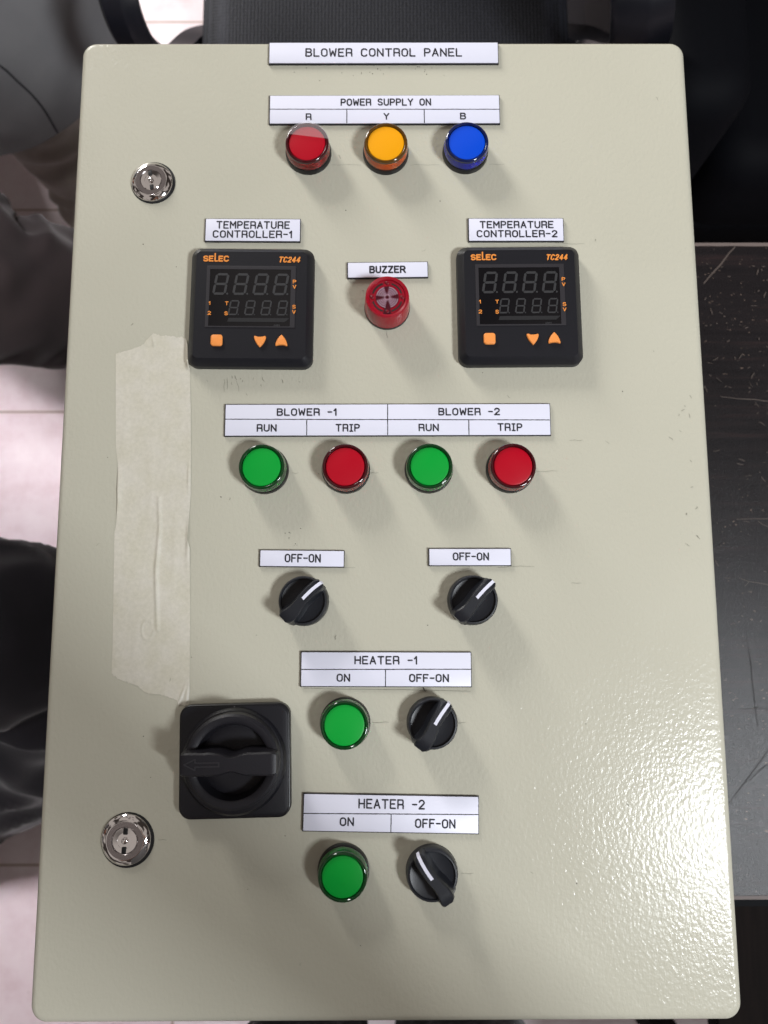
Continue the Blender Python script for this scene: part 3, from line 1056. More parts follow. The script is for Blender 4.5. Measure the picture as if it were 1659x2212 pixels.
plate(0.0019, 0.0435, 0.2002, 0.0195, 0.0005,
      [('BLOWER -1', -0.0685, 0.0026, -0.0313, 0.0074), ('BLOWER -2', 0.0312, 0.0026, 0.0693, 0.0074), ('RUN', -0.0807, -0.0074, -0.0684, -0.0026),
       ('TRIP', -0.0322, -0.0075, -0.0172, -0.0026), ('RUN', 0.0189, -0.0074, 0.0314, -0.0026), ('TRIP', 0.0675, -0.0074, 0.0829, -0.0024)],
      [(-0.1001, 0.0006, 0.0999, -0.0004), (-0.0001, -0.0097, -0.0001, 0.0097), (-0.0499, -0.0097, -0.0499, -0.0001), (0.0499, -0.0097, 0.0499, 0.0001)],
      'long white plate reading BLOWER -1 and BLOWER -2 with RUN and TRIP')
plate(-0.0500, -0.0420, 0.0502, 0.0094, -0.0122, [('OFF-ON', -0.0104, -0.0024, 0.0113, 0.0028)], [], 'small white OFF-ON plate above the left selector knob')
plate(0.0511, -0.0414, 0.0489, 0.0098, -0.0016, [('OFF-ON', -0.0104, -0.0021, 0.0114, 0.0028)], [], 'small white OFF-ON plate above the right selector knob')
plate(0.0004, -0.1076, 0.1001, 0.0196, -0.0056,
      [('HEATER -1', -0.0188, 0.0028, 0.0186, 0.0078), ('ON', -0.0292, -0.0073, -0.0212, -0.0026), ('OFF-ON', 0.0135, -0.0074, 0.0370, -0.0026)],
      [(-0.0500, -0.0002, 0.0500, 0.0002), (-0.0004, -0.0098, -0.0004, -0.0002)], 'white plate reading HEATER -1 with ON and OFF-ON')
plate(0.0029, -0.1893, 0.1006, 0.0202, -0.0200,
      [('HEATER -2', -0.0189, 0.0026, 0.0195, 0.0081), ('ON', -0.0294, -0.0072, -0.0212, -0.0023), ('OFF-ON', 0.0139, -0.0076, 0.0372, -0.0024)],
      [(-0.0503, -0.0006, 0.0503, 0.0004), (0.0001, -0.0101, 0.0001, -0.0004)], 'white plate reading HEATER -2 with ON and OFF-ON, slightly askew')

# ---- pilot lamps
LC = {'red': ((0.42, 0.0, 0.012, 1), (0.80, 0.10, 0.14, 1)), 'yellow': ((0.86, 0.36, 0.002, 1), (0.95, 0.50, 0.12, 1)),
      'blue': ((0.0, 0.065, 0.62, 1), (0.10, 0.20, 0.85, 1)), 'green': ((0.0, 0.33, 0.035, 1), (0.08, 0.62, 0.30, 1))}
LM = {k: (plain(k + '_diffuser', a, 0.28, 0.45), mat_lens(k + '_lens', b), plain(k + '_rim', (a[0] * 0.10 + 0.004, a[1] * 0.10 + 0.004, a[2] * 0.10 + 0.005, 1), 0.08, 0.6)) for k, (a, b) in LC.items()}


def pilot_lamp(x, y, colour, label, tilt=(0, 0)):
    md, ml, mr = LM[colour]
    bm = bmesh.new()
    add_lathe(bm, [(0.0148, 0), (0.0148, 0.0026), (0.0143, 0.0038), (0.0120, 0.0040)], 72)
    p = part('pilot_lamp', bm, M_BLACK2, x, y)
    p.rotation_euler = (tilt[0], tilt[1], 0)
    lab(p, label, 'round pilot lamps on the door')
    bm = bmesh.new()
    add_lathe(bm, [(0.0133, 0.0041), (0.0131, 0.0072), (0.0119, 0.0092), (0.0117, 0.0108), (0.0114, 0.0114), (0.0105, 0.0116)], 72)
    from_bm('diffuser', bm, md, p)
    bm = bmesh.new()
    add_ring(bm, [(0.0141, 0.0042), (0.0141, 0.0086), (0.0139, 0.0096), (0.0138, 0.0103), (0.01215, 0.0103), (0.01215, 0.0096), (0.0133, 0.0076), (0.0135, 0.0042)], 96)
    from_bm('lens', bm, ml, p)
    bm = bmesh.new()
    prof = [(0.0138, 0.01035), (0.0138, 0.0112)]
    for i in range(1, 9):
        a = PI / 2 * i / 8
        prof.append((0.0126 + 0.0012 * math.cos(a), 0.0112 + 0.0014 * math.sin(a)))
    prof += [(0.0121, 0.0122), (0.0118, 0.0112), (0.0118, 0.01035)]
    add_ring(bm, prof, 96)
    from_bm('lens_rim', bm, mr, p)
    return p


rl = pilot_lamp(-0.0488, 0.2212, 'red', 'red lamp under the letter R, half covered by clear film')
flm = NT('clear_lamp_film').set(Base_Color=(0.8, 0.75, 0.76, 1), Roughness=0.25, Alpha=0.10)
bm = bmesh.new()
a0, a1 = math.radians(9), math.radians(156)
fp = [(0.0140 * math.cos(a0 + (a1 - a0) * i / 30), 0.0140 * math.sin(a0 + (a1 - a0) * i / 30)) for i in range(31)]
add_loft(bm, [[(*q, 0.01275) for q in fp], [(*q, 0.01285) for q in fp]])
from_bm('protective_film', bm, flm.m, rl, smooth=False)
pilot_lamp(0.0012, 0.2211, 'yellow', 'amber yellow lamp under the letter Y')
pilot_lamp(0.0527, 0.2216, 'blue', 'blue lamp under the letter B')
pilot_lamp(-0.0735, 0.0122, 'green', 'green lamp under RUN of BLOWER -1', (0, -0.03))
pilot_lamp(-0.0238, 0.0123, 'red', 'red lamp under TRIP of BLOWER -1')
pilot_lamp(0.0268, 0.0124, 'green', 'green lamp under RUN of BLOWER -2')
pilot_lamp(0.0765, 0.0124, 'red', 'red lamp under TRIP of BLOWER -2', (0, 0.03))
pilot_lamp(-0.0237, -0.1383, 'green', 'green lamp under ON of HEATER -1')
pilot_lamp(-0.0244, -0.2200, 'green', 'green lamp under ON of HEATER -2', (0.06, 0))

# ---- buzzer
bm = bmesh.new()
add_lathe(bm, [(0.0144, 0), (0.0144, 0.0018), (0.0140, 0.0022)], 64)
bz = part('buzzer', bm, M_BLACK2, 0.0017, 0.1162)
lab(bz, 'red dome buzzer with white sound wave rings under the BUZZER plate')
tb = NT('red_buzzer_plastic').set(Base_Color=(0.30, 0.004, 0.016, 1), Roughness=0.22, Subsurface_Weight=0.25, Subsurface_Radius=(0.004, 0.0004, 0.0004), Subsurface_Scale=1.0)
tb2 = plain('deep_red_recess', (0.16, 0.002, 0.010, 1), 0.3)
bm = bmesh.new()
add_lathe(bm, [(0.0142, 0.0023), (0.0141, 0.006), (0.0134, 0.0168), (0.0131, 0.0175), (0.0122, 0.0178), (0.0112, 0.0174), (0.0109, 0.0164)], 96)
from_bm('cap', bm, tb.m, bz)
# slots and screw posts round the grille
bm = bmesh.new()
for k in range(4):
    a0 = math.radians(90 * k + 45)
    pts_o, pts_i = [], []
    for i in range(13):
        a = a0 + math.radians(-28 + 56 * i / 12)
        pts_o.append((0.0095 * math.cos(a), 0.0095 * math.sin(a)))
        pts_i.append((0.0086 * math.cos(a), 0.0086 * math.sin(a)))
    add_loft(bm, [[(*p, 0.0162) for p in pts_o + pts_i[::-1]], [(*p, 0.01665) for p in pts_o + pts_i[::-1]]])
from_bm('sound_slot', bm, M_GAP, bz, smooth=False)
bm = bmesh.new()
for k in range(4):
    a = math.radians(90 * k)
    add_lathe(bm, [(0.0010, 0.0160), (0.0010, 0.0174), (0.0006, 0.0176)], 16, cx=0.0091 * math.cos(a), cy=0.0091 * math.sin(a))
from_bm('post', bm, tb2, bz)
bm = bmesh.new()
add_lathe(bm, [(0.0071, 0.0163), (0.0071, 0.0165)], 48)
add_loft(bm, [[(-0.0009, -0.002, 0.0164), (-0.0026, -0.0108, 0.0164), (0.0026, -0.0108, 0.0164), (0.0009, -0.002, 0.0164)],
              [(-0.0009, -0.002, 0.01662), (-0.0026, -0.0108, 0.01662), (0.0026, -0.0108, 0.01662), (0.0009, -0.002, 0.01662)]])
from_bm('rib', bm, plain('dark_red_rib', (0.06, 0.001, 0.008, 1), 0.3), bz, smooth=False)
bm = bmesh.new()


def arc_band(bm, r0, r1, a0, a1, z, n=14):
    pts = [(r1 * math.cos(math.radians(a0 + (a1 - a0) * i / n)), r1 * math.sin(math.radians(a0 + (a1 - a0) * i / n))) for i in range(n + 1)]
    pin = [(r0 * math.cos(math.radians(a0 + (a1 - a0) * i / n)), r0 * math.sin(math.radians(a0 + (a1 - a0) * i / n))) for i in range(n + 1)]
    add_loft(bm, [[(*p, z) for p in pts + pin[::-1]], [(*p, z + 0.0002) for p in pts + pin[::-1]]])


add_ring(bm, [(0.00145, 0.0168), (0.0019, 0.0168), (0.0019, 0.0170), (0.00145, 0.0170)], 40)
for k in range(4):
    for j, r in enumerate((0.0027, 0.0039, 0.0051, 0.0063)):
        g = 14 if j else 12
        arc_band(bm, r, r + 0.00032, 90 * k + 4 + g, 90 * k + 4 + 90 - g, 0.0168)
from_bm('sound_wave_mark', bm, plain('pinkish_white_print', lin(206, 172, 190), 0.5), bz, smooth=False)


# ---- selector knobs
def selector(x, y, ang, label):
    bm = bmesh.new()
    add_lathe(bm, [(0.0149, 0), (0.0148, 0.0045), (0.0144, 0.0082), (0.0138, 0.0092), (0.0130, 0.0093), (0.0127, 0.0089), (0.0126, 0.0080), (0.0104, 0.0074), (0.006, 0.0070)], 80)
    p = part('selector_knob', bm, M_KNOB, x, y, rz=math.radians(ang))
    lab(p, label, 'black selector knobs on the door')
    # handle: +x is the pointer end
    bm = bmesh.new()
    stations = []
    for i in range(21):
        t = -1 + 2 * i / 20
        xx = 0.0152 * t
        hw = 0.0032 + 0.0016 * abs(t) ** 1.6 if t < 0 else 0.0032 + 0.0003 * t
        cy_ = 0.0014 * math.sin(t * PI * 0.9) * (1 if t < 0 else 0.35)
        ztop = 0.0188 - 0.0022 * max(0, abs(t) - 0.55) ** 2 * 5
        stations.append((xx, hw, cy_, ztop))
    rings = []
    for i, (xx, hw, cy_, zt) in enumerate(stations):
        e = 0.6 if i in (0, 20) else (0.9 if i in (1, 19) else 1.0)
        hw *= e
        rings.append([(xx, cy_ - hw * 1.55, 0.0066), (xx, cy_ - hw * 1.12, 0.011), (xx, cy_ - hw, zt - 0.0008), (xx, cy_ - hw * 0.8, zt),
                      (xx, cy_ + hw * 0.8, zt), (xx, cy_ + hw, zt - 0.0008), (xx, cy_ + hw * 1.12, 0.011), (xx, cy_ + hw * 1.55, 0.0066)])
    add_loft(bm, rings)
    from_bm('handle', bm, M_KNOB, p)
    bm = bmesh.new()
    st_ = []
    for xx in (0.0012, 0.004, 0.008, 0.0115, 0.0140, 0.0152):
        t = xx / 0.0152
        cy_ = 0.0014 * math.sin(t * PI * 0.9) * 0.35
        zt = 0.0188 - 0.0022 * max(0, abs(t) - 0.55) ** 2 * 5
        st_.append((xx, cy_, zt))
    rings = [[(a, c - 0.00095, z - 0.001), (a, c - 0.00095, z + 0.0002), (a, c + 0.00095, z + 0.0002), (a, c + 0.00095, z - 0.001)] for a, c, z in st_]
    a, c, z = st_[-1]
    rings.append([(a + 0.0004, c - 0.0009, z - 0.005), (a + 0.0008, c - 0.0009, z - 0.0045), (a + 0.0008, c + 0.0009, z - 0.0045), (a + 0.0004, c + 0.0009, z - 0.005)])
    add_loft(bm, rings)
    from_bm('pointer_mark', bm, M_WHITE, p, smooth=False)
    return p


selector(-0.0485, -0.0674, 42, 'black knob under the left OFF-ON plate, pointer up right')
selector(0.0519, -0.0672, 44, 'black knob under the right OFF-ON plate, pointer up right')
selector(0.0271, -0.1382, 54, 'black knob beside the HEATER -1 lamp, pointer up right')
selector(0.0260, -0.2210, 122, 'black knob beside the HEATER -2 lamp, pointer up left')


# ---- temperature controllers
def seg_digit(w, h, t, shear):
    """the seven bars of one unlit digit, with dot"""
    bm = bmesh.new()
    g = t * 0.12
    hx, hy = w / 2, h / 2

    def bar(a, b):
        a, b = Vector((*a, 0)), Vector((*b, 0))
        d = (b - a).normalized()
        n = Vector((-d.y, d.x, 0))
        a2, b2 = a + d * g, b - d * g
        k = t / 2
        pts = [a2, a2 + d * k + n * k, b2 - d * k + n * k, b2, b2 - d * k - n * k, a2 + d * k - n * k]
        r0 = [(p.x + shear * p.y, p.y, 0) for p in pts]
        add_loft(bm, [r0, [(q[0], q[1], 0.00012) for q in r0]])
    for a, b in (((-hx, hy), (hx, hy)), ((-hx, 0), (hx, 0)), ((-hx, -hy), (hx, -hy)), ((-hx, hy), (-hx, 0)), ((-hx, 0), (-hx, -hy)), ((hx, hy), (hx, 0)), ((hx, 0), (hx, -hy))):
        bar(a, b)
    add_lathe(bm, [(t * 0.42, 0), (t * 0.42, 0.00012)], 16, cx=hx + t * 1.1 - shear * hy, cy=-hy)
    return bm


def controller(x, y, label, rz, dx):
    F = 0.0095
    bm = bmesh.new()
    rings = [rrect(0.0772, 0.0772, 0.0062, 0, 8), rrect(0.0772, 0.0772, 0.0062, 0.0045, 8), rrect(0.0764, 0.0764, 0.0060, 0.0056, 8),
             rrect(0.0700, 0.0700, 0.0034, 0.0090, 8), rrect(0.0690, 0.0690, 0.0030, F, 8)]
    add_loft(bm, rings)
    p = part('temperature_controller', bm, M_BLACK, x, y, rz=rz)
    lab(p, label, 'square temperature controllers on the door')
    bm = bmesh.new()
    w0, h0, wy = 0.0553, 0.0399, 0.0051
    ins = [(0, 0, 0, 0, F - 0.0001), (0, 0, 0, 0, F + 0.00025), (0.0004, 0.0004, 0.0004, 0.0004, F + 0.0003), (0.0020, 0.0030, 0.0022, 0.0008, F + 0.0003)]
    rings = []
    for l, r, t, b, z in ins:
        rings.append([(-w0 / 2 + l, wy - h0 / 2 + b, z), (w0 / 2 - r, wy - h0 / 2 + b, z), (w0 / 2 - r, wy + h0 / 2 - t, z), (-w0 / 2 + l, wy + h0 / 2 - t, z)])
    rings.append([(q[0], q[1], F + 0.0001) for q in rings[-1]])
    add_loft(bm, rings, cap1=False)
    from_bm('window_frame', bm, M_FRAMEG, p, smooth=False)
    bm = bmesh.new()
    l, r, t, b, z = ins[-1]
    q = [(-w0 / 2 + l + 0.00005, wy - h0 / 2 + b + 0.00005), (w0 / 2 - r - 0.00005, wy - h0 / 2 + b + 0.00005), (w0 / 2 - r - 0.00005, wy + h0 / 2 - t - 0.00005), (-w0 / 2 + l + 0.00005, wy + h0 / 2 - t - 0.00005)]
    add_loft(bm, [[(*k, F + 0.00005) for k in q], [(*k, F + 0.00018) for k in q]])
    from_bm('display_window', bm, M_SCREEN, p, smooth=False)
    zz = F + 0.0002
    for k in range(4):
        from_bm('digit', seg_digit(0.0070, 0.0126, 0.0015, 0.16), M_SEG, p, (-0.0187 + dx + 0.0124 * k, 0.0131, zz), smooth=False)
    for k in range(4):
        from_bm('digit', seg_digit(0.0050, 0.0088, 0.00095, 0.15), M_SEG, p, (-0.0102 + dx + 0.0100 * k, -0.0022, zz), smooth=False)
    bm = bmesh.new()
    s0 = [(-0.0140 + dx, -0.0113), (0.0215 + dx, -0.0113), (0.0243 + dx, -0.0088), (-0.0132 + dx, -0.0088)]
    add_loft(bm, [[(*k, zz) for k in s0], [(*k, zz + 0.0001) for k in s0]])
    from_bm('window_strip', bm, M_STRIP, p, smooth=False)
    ls = layout('D2', 0.0150, -0.0142, 0.0165, -0.0130)
    ls = layout('DSP2', 0.0150, -0.0142, 0.0185, -0.0130)
    link('lettering', strokes_mesh(ls, 0.00013, 0.3, zz), M_SEG, p)
    # printing
    small = []
    for ch, cx, cy in (('1', -0.0252, 0.0006), ('2', -0.0252, -0.0058), ('T', -0.0146, 0.0005), ('S', -0.0148, -0.0060), ('P', 0.0270, 0.0149), ('V', 0.0270, 0.0115), ('S', 0.0270, -0.0014), ('V', 0.0270, -0.0048)):
        hw = 0.0004 if ch == '1' else 0.00085
        small += layout(ch, cx - hw, cy - 0.001, cx + hw, cy + 0.001)
    link('lettering', strokes_mesh(small, 0.00024, 0.3, F + 0.00035), M_OPRINT, p)
    tc = layout('TC244', 0.0169, 0.0279, 0.0296, 0.0310, gap=0.36, shear=0.24)
    link('lettering', strokes_mesh(tc, 0.00040, 0.3, F + 0.0001), M_OPRINT, p)
    # maker's wordmark: small heavy letters round one tall stem
    y0_, y1_ = 0.0282, 0.0313
    lg = layout('S', -0.0299, y0_, -0.0275, y1_) + layout('E', -0.0264, y0_, -0.0242, y1_)
    lg += [[(-0.0229, 0.0330), (-0.0229, y0_), (-0.0215, y0_)]]
    lg += layout('E', -0.0204, y0_, -0.0182, y1_) + layout('C', -0.0171, y0_, -0.0146, y1_)
    link('wordmark', strokes_mesh(lg, 0.00045, 0.25, F + 0.0001), M_OPRINT, p)

    # rubber buttons
    def button(pts, cx, cy):
        bm = bmesh.new()
        c = Vector((sum(q[0] for q in pts) / len(pts), sum(q[1] for q in pts) / len(pts)))
        rings = []
        for sc, z in ((1.10, F - 0.0003), (1.10, F + 0.00012)):
            rings.append([(c.x + (q[0] - c.x) * sc, c.y + (q[1] - c.y) * sc, z) for q in pts])
        add_loft(bm, rings, mat=1)
        rings = []
        for sc, z in ((1.0, F + 0.00005), (1.0, F + 0.0008), (0.96, F + 0.0012), (0.84, F + 0.0015)):
            rings.append([(c.x + (q[0] - c.x) * sc, c.y + (q[1] - c.y) * sc, z) for q in pts])
        add_loft(bm, rings)
        return from_bm('button', bm, [M_ORANGE, M_GAP], p, (cx, cy, 0))
    sq = [(q[0], q[1]) for q in rrect(0.0072, 0.0072, 0.0016, 0, 5)]
    button(sq, -0.0200, -0.0234)
    tri = catmull([(0.0034, 0.0031, 0), (0.0012, 0.0026, 0), (-0.0012, 0.0026, 0), (-0.0034, 0.0031, 0), (-0.0036, 0.0018, 0), (-0.0024, -0.0012, 0), (-0.0004, -0.0037, 0), (0.0004, -0.0037, 0), (0.0024, -0.0012, 0), (0.0036, 0.0018, 0), (0.0034, 0.0031, 0)], 4)[:-1]
    tri = [(q.x, q.y) for q in tri]
    button(tri, 0.0066, -0.0236)
    button([(-q[0], -q[1]) for q in tri], 0.0198, -0.0236)
    return p


controller(-0.0829, 0.1148, 'black controller under the TEMPERATURE CONTROLLER-1 plate', -0.010, 0.0)
controller(0.0844, 0.1158, 'black controller under the TEMPERATURE CONTROLLER-2 plate', 0.006, 0.0)

# ---- main rotary switch
ms_r = 0.022
bm = bmesh.new()
add_rbox(bm, 0.0640, 0.0640, 0.0070, 0.0, 0.0062, 0.0010, 8, 4)
ms = part('rotary_isolator_switch', bm, M_BLACK2, -0.0870, -0.1587, rz=ms_r)
lab(ms, 'large black rotary switch with its arrow handle turned left')
bm = bmesh.new()
add_rbox(bm, 0.0612, 0.0612, 0.0060, 0.0062, 0.0066, 0.0002, 8, 2)
from_bm('cover', bm, M_BLACK, ms)
bm = bmesh.new()
add_lathe(bm, [(0.0300, 0.0060), (0.0300, 0.0085), (0.0285, 0.0105), (0.0255, 0.0110), (0.0255, 0.0096), (0.020, 0.0090)], 96)
from_bm('collar', bm, M_BLACK, ms)
hc = (0.0012, 0.0020)
bm = bmesh.new()
prof = [(0.0262, 0.0110), (0.0266, 0.0180), (0.0262, 0.0210), (0.0248, 0.0222), (0.0222, 0.0222), (0.0208, 0.0212), (0.0204, 0.0180), (0.0190, 0.0130), (0.0190, 0.0110)]
add_ring(bm, prof, 96)
from_bm('grip_ring', bm, M_GRIP, ms, (*hc, 0))
bm = bmesh.new()
add_lathe(bm, [(0.0205, 0.0092), (0.0203, 0.0122), (0.019, 0.0130), (0.012, 0.0126)], 72)
from_bm('hub', bm, M_GRIP, ms, (*hc, 0))
bm = bmesh.new()
rings = []
for i in range(33):
    t = -1 + 2 * i / 32
    xx = 0.0262 * t - 0.0005
    hw = 0.0063 - 0.0022 * math.exp(-((t - 0.06) / 0.20) ** 2) - (0.0006 if abs(t) > 0.97 else 0)
    zt = 0.0292 - (0.0008 if abs(t) > 0.97 else 0)
    jt = 0.0004 * noise.noise((xx * 420, 1.7, 0)) * (1 if abs(t) > 0.25 else 0.3)
    hw += jt
    rings.append([(xx, -hw * 1.25, 0.0126), (xx, -hw * 1.05, 0.024), (xx, -hw, zt - 0.0010), (xx, -hw * 0.85, zt), (xx, hw * 0.85, zt), (xx, hw, zt - 0.0010), (xx, hw * 1.05, 0.024), (xx, hw * 1.25, 0.0126)])
add_loft(bm, rings)
hb = from_bm('handle_bar', bm, M_GRIP, ms, (*hc, 0), -0.012)
ar = strokes_mesh([[(-0.0055, 0.0011), (-0.0185, 0.0011), (-0.0185, 0.0030), (-0.0245, 0.0002), (-0.0185, -0.0028), (-0.0185, -0.0010), (-0.0055, -0.0010), (-0.0055, 0.0011)]], 0.00030, 0.6, 0.0292)
link('arrow_mark', ar, plain('arrow_relief', lin(42, 41, 46), 0.5), ms, (*hc, 0), -0.012)
bm = bmesh.new()
add_box(bm, -0.0003, 0.0003, 0.0272, 0.0308, 0.0064, 0.0069)
from_bm('index_mark', bm, plain('grey_print', lin(120, 118, 122), 0.5), ms, smooth=False)


# ---- cam locks
def cam_lock(x, y, label, sc, ang):
    bm = bmesh.new()
    add_lathe(bm, [(0.0147, 0.0), (0.0147, 0.00035)], 72, cx=0.0006, cy=-0.0003)
    p = part('cam_lock', bm, M_GAP, x, y, rz=ang)
    p.scale = (sc, sc, 1)
    lab(p, label, 'chrome cam locks on the door')
    bm = bmesh.new()
    add_lathe(bm, [(0.0137, 0.0003), (0.0137, 0.0012), (0.0134, 0.0016), (0.0106, 0.0033), (0.0101, 0.0034), (0.0100, 0.0034)], 96, cap1=False)
    from_bm('flange', bm, M_CHROME, p)
    bm = bmesh.new()
    add_ring(bm, [(0.0100, 0.0026), (0.0100, 0.00345), (0.0073, 0.00345), (0.0070, 0.0032), (0.0070, 0.0026)], 72)
    from_bm('face_ring', bm, M_CHROMEM, p)
    bm = bmesh.new()
    add_lathe(bm, [(0.0070, 0.0031), (0.0066, 0.0034), (0.0042, 0.0033), (0.0038, 0.0012), (0.0017, 0.0010), (0.0017, 0.0040), (0.0013, 0.0043)], 56)
    from_bm('key_socket', bm, M_CHROME, p)
    for s in (0, PI):
        bm = bmesh.new()
        add_rbox(bm, 0.0026, 0.0036, 0.0006, 0.0030, 0.00352, 0.0002, 4, 2, cx=0, cy=0.0050)
        from_bm('bit_slot', bm, M_GAP, p, rz=s)
    return p


cam_lock(-0.1495, 0.2012, 'upper chrome key lock near the top left corner of the door', 0.97, 0.15)
cam_lock(-0.1492, -0.2032, 'lower chrome key lock near the bottom left of the door', 1.04, -0.05)

# ---- pencil marks and grit on the paint
bm = bmesh.new()
k = 0


def pm(a, b, w=0.00022):
    global k
    k += 1
    scratch(bm, wob(a, b, 5, 0.0003), w, 0.00012 + (k % 9) * 0.00002)


for a, b in (((-0.034, 0.2135), (-0.015, 0.2135)), ((0.017, 0.2132), (0.036, 0.2135)), ((0.068, 0.2136), (0.078, 0.2138)), ((0.0017, 0.101), (0.0017, 0.0965)),
             ((-0.057, 0.0105), (-0.053, 0.0105)), ((-0.0085, 0.0105), (-0.004, 0.0105)), ((0.093, 0.0112), (0.106, 0.0113)), ((0.114, 0.0305), (0.122, 0.0308)),
             ((0.109, 0.1595), (0.128, 0.159)), ((-0.115, 0.1598), (-0.104, 0.1597)), ((-0.072, -0.0475), (-0.018, -0.0478)), ((0.068, -0.0474), (0.09, -0.0470)),
             ((-0.008, -0.1383), (0.002, -0.1383)), ((0.042, -0.1386), (0.047, -0.1386)), ((-0.048, -0.1185), (0.05, -0.1205)), ((-0.1, 0.07), (-0.0995, 0.062)),
             ((-0.098, 0.071), (-0.0978, 0.0635)), ((-0.092, 0.069), (-0.0905, 0.062)), ((0.043, -0.2225), (0.05, -0.2225)), ((0.076, 0.0595), (0.078, 0.0575)),
             ((0.112, -0.057), (0.118, -0.0572)), ((-0.131, -0.2035), (-0.126, -0.2035))):
    pm(a, b)
for i in range(46):
    if i < 14:
        px, py = random.gauss(0.186, 0.004), random.uniform(-0.035, 0.06)
    elif i < 26:
        px, py = random.gauss(-0.09, 0.012), random.gauss(0.067, 0.004)
    else:
        px, py = random.uniform(-0.19, 0.19), random.uniform(-0.28, 0.28)
    a = random.uniform(0, PI)
    ln = random.uniform(0.0008, 0.0035)
    pm((px, py), (px + ln * math.cos(a), py + ln * math.sin(a)), random.uniform(0.00015, 0.0005))
merge(door, part('pencil_marks', bm, M_PENCIL, 0, 0, smooth=False))
bm = bmesh.new()
for i in range(64):
    if i < 26:
        px, py = random.uniform(-0.06, 0.04), random.gauss(0.281, 0.003)
    elif i < 34:
        px, py = random.gauss(-0.057, 0.004), random.gauss(-0.029, 0.003)
    else:
        px, py = random.uniform(-0.19, 0.19), random.uniform(-0.28, 0.28)
    r = random.uniform(0.00016, 0.00042)
    n = 6
    rot = random.random() * 6
    pts = [(px + r * random.uniform(0.6, 1.2) * math.cos(rot + 2 * PI * q / n), py + r * random.uniform(0.6, 1.2) * math.sin(rot + 2 * PI * q / n)) for q in range(n)]
    add_loft(bm, [[(*q, -0.0001) for q in pts], [(*q, 0.00015) for q in pts]])
scratch(bm, [(0.0222, -0.1182), (0.0228, -0.1196), (0.0236, -0.1206)], 0.0006, 0.0003)
merge(door, part('grit_specks', bm, M_SPECK, 0, 0, smooth=False))

# ------------------------------------------------------------------ strip of masking tape on the door
top = [(-0.1681, 0.0866), (-0.1593, 0.0892), (-0.1513, 0.0923), (-0.1490, 0.0958), (-0.1453, 0.0996), (-0.1434, 0.0996), (-0.1409, 0.0983),
       (-0.1328, 0.0981), (-0.1294, 0.0968), (-0.1280, 0.0978), (-0.1245, 0.0963), (-0.1224, 0.0913)]
bot = [(-0.1620, -0.1097), (-0.1575, -0.1131), (-0.1534, -0.1144), (-0.1509, -0.1153), (-0.1461, -0.1168), (-0.1446, -0.1182), (-0.1422, -0.1205),
       (-0.1377, -0.1217), (-0.1335, -0.1217), (-0.1263, -0.1238), (-0.1232, -0.1251), (-0.1219, -0.1275), (-0.1162, -0.1286), (-0.1154, -0.1261)]
left = [(-0.1681, 0.0866), (-0.1674, 0.0705), (-0.1654, 0.0267), (-0.1638, 0.0172), (-0.1626, -0.0066), (-0.1633, -0.0225), (-0.1640, -0.0253), (-0.1635, -0.0439), (-0.1627, -0.0714), (-0.1621, -0.0946), (-0.1620, -0.1097)]
right = [(-0.1224, 0.0913), (-0.1217, 0.0803), (-0.1201, 0.0508), (-0.1191, 0.0218), (-0.1185, -0.0020), (-0.1196, -0.0301), (-0.1181, -0.0348), (-0.1167, -0.0715), (-0.1162, -0.0947), (-0.1154, -0.1261)]
ridge = [(-0.1377, -0.0048), (-0.1365, -0.0236), (-0.1379, -0.0486), (-0.1369, -0.0651), (-0.1357, -0.0841)]


def along(pl, t):
    L = [0.0]
    for a, b in zip(pl, pl[1:]):
        L.append(L[-1] + math.hypot(b[0] - a[0], b[1] - a[1]))
    s = t * L[-1]
    for i in range(len(pl) - 1):
        if s <= L[i + 1] + 1e-12:
            w = (s - L[i]) / max(L[i + 1] - L[i], 1e-9)
            return Vector((pl[i][0] + (pl[i + 1][0] - pl[i][0]) * w, pl[i][1] + (pl[i + 1][1] - pl[i][1]) * w))
    return Vector(pl[-1])


def seg_d(p, a, b):
    a, b = Vector(a), Vector(b)
    d = b - a
    t = max(0, min(1, (p - a).dot(d) / d.length_squared))
    q = a + d * t
    return (p - q).length, (p - q).cross(d) if False else (p.x - q.x)


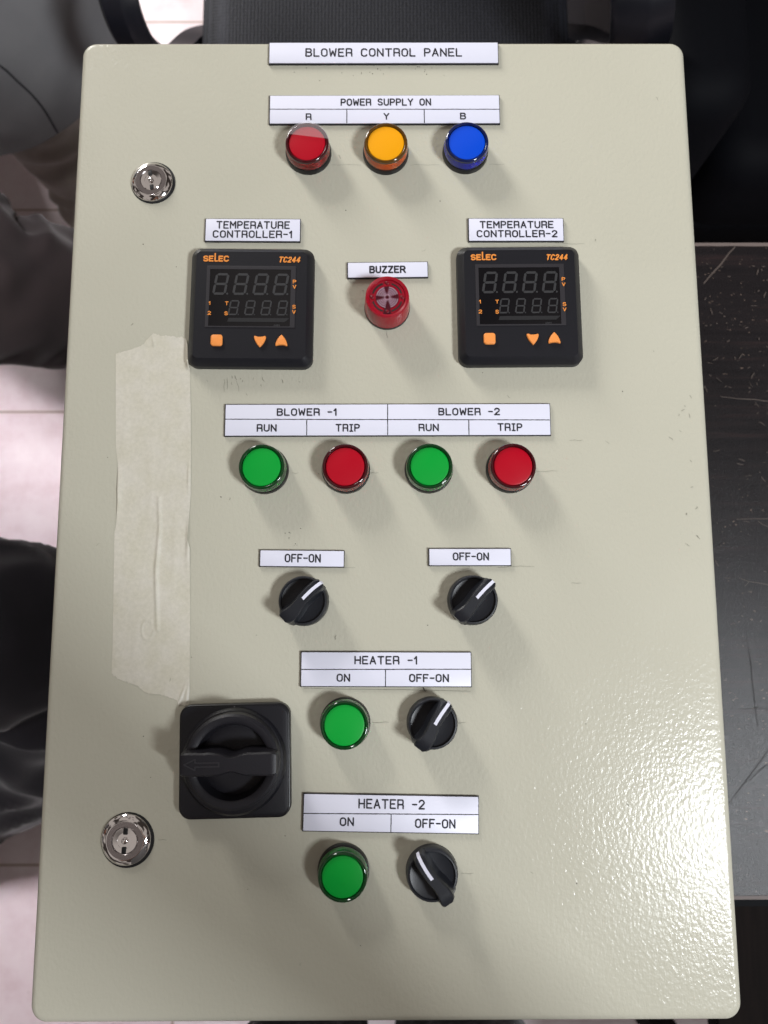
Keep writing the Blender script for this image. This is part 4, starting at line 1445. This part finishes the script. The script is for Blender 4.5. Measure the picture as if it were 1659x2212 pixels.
nu, nv = 90, 320
bm = bmesh.new()
grid = []
for j in range(nv + 1):
    v = j / nv
    row = []
    for i in range(nu + 1):
        u = i / nu
        B, T_, L_, R_ = along(bot, u), along(top, u), along(left, 1 - v), along(right, 1 - v)
        c00, c10, c01, c11 = Vector(bot[0]), Vector(bot[-1]), Vector(top[0]), Vector(top[-1])
        q = (1 - v) * B + v * T_ + (1 - u) * L_ + u * R_ - ((1 - u) * (1 - v) * c00 + u * (1 - v) * c10 + (1 - u) * v * c01 + u * v * c11)
        tear = math.exp(-min(v, 1 - v) * 130)
        q.y += tear * 0.0009 * noise.noise((q.x * 900, v * 3, 0))
        z = 0.00022 + 0.00006 * noise.noise((q.x * 180, q.y * 120, 2))
        d = min(seg_d(q, a, b)[0] for a, b in zip(ridge, ridge[1:]))
        amp = 0.0011 * (0.5 + 0.5 * math.sin(PI * max(0, min(1, (-0.0 - q.y) / 0.09))))
        z += amp * math.exp(-(d / 0.0012) ** 2)
        # lifted left edge, small puckers at the right edge and along the torn top
        z += 0.0012 * math.exp(-((q.x + 0.1628) / 0.0022) ** 2) * math.exp(-((q.y + 0.002) / 0.013) ** 2)
        z += 0.0010 * math.exp(-((q.x + 0.1192) / 0.0012) ** 2) * math.exp(-((q.y + 0.030) / 0.012) ** 2)
        z += 0.0007 * math.exp(-((q.x + 0.1200) / 0.0010) ** 2) * math.exp(-((q.y - 0.008) / 0.008) ** 2)
        z += 0.0008 * math.exp(-((q.x + 0.1448 + (q.y - 0.094) * 0.2) / 0.0007) ** 2) * math.exp(-((q.y - 0.094) / 0.003) ** 2)
        for cx, sl in ((-0.1200, 0.35), (-0.1170, 0.1)):
            z += 0.0009 * math.exp(-((q.x - cx - (q.y + 0.122) * sl) / 0.0008) ** 2) * math.exp(-((q.y + 0.122) / 0.005) ** 2)
        z += 0.00022 * max(0, noise.noise((q.x * 150, q.y * 14, 5.0)) - 0.12) * 2
        hk = math.hypot(q.x + 0.1415, (q.y + 0.084) * 0.6)
        if q.x < -0.139 or q.y < -0.084:
            z += 0.0004 * math.exp(-((hk - 0.0035) / 0.0007) ** 2)
        # rides up against the controller's side
        if q.y > 0.076 and q.x > -0.1255:
            z += 0.0040 * min(1, (q.x + 0.1255) / 0.0030) ** 2 * min(1, (q.y - 0.076) / 0.004)
        row.append(bm.verts.new((q.x + 0.142, q.y, z)))
    grid.append(row)
for j in range(nv):
    for i in range(nu):
        bm.faces.new((grid[j][i], grid[j][i + 1], grid[j + 1][i + 1], grid[j + 1][i]))
tape = from_bm('masking_tape', bm, M_TAPE, None, (-0.142, 0, D))
tape.data.set_sharp_from_angle(angle=math.radians(80))
lab(tape, 'wrinkled translucent strip of masking tape stuck down the left of the door')
tape['category'] = 'tape'
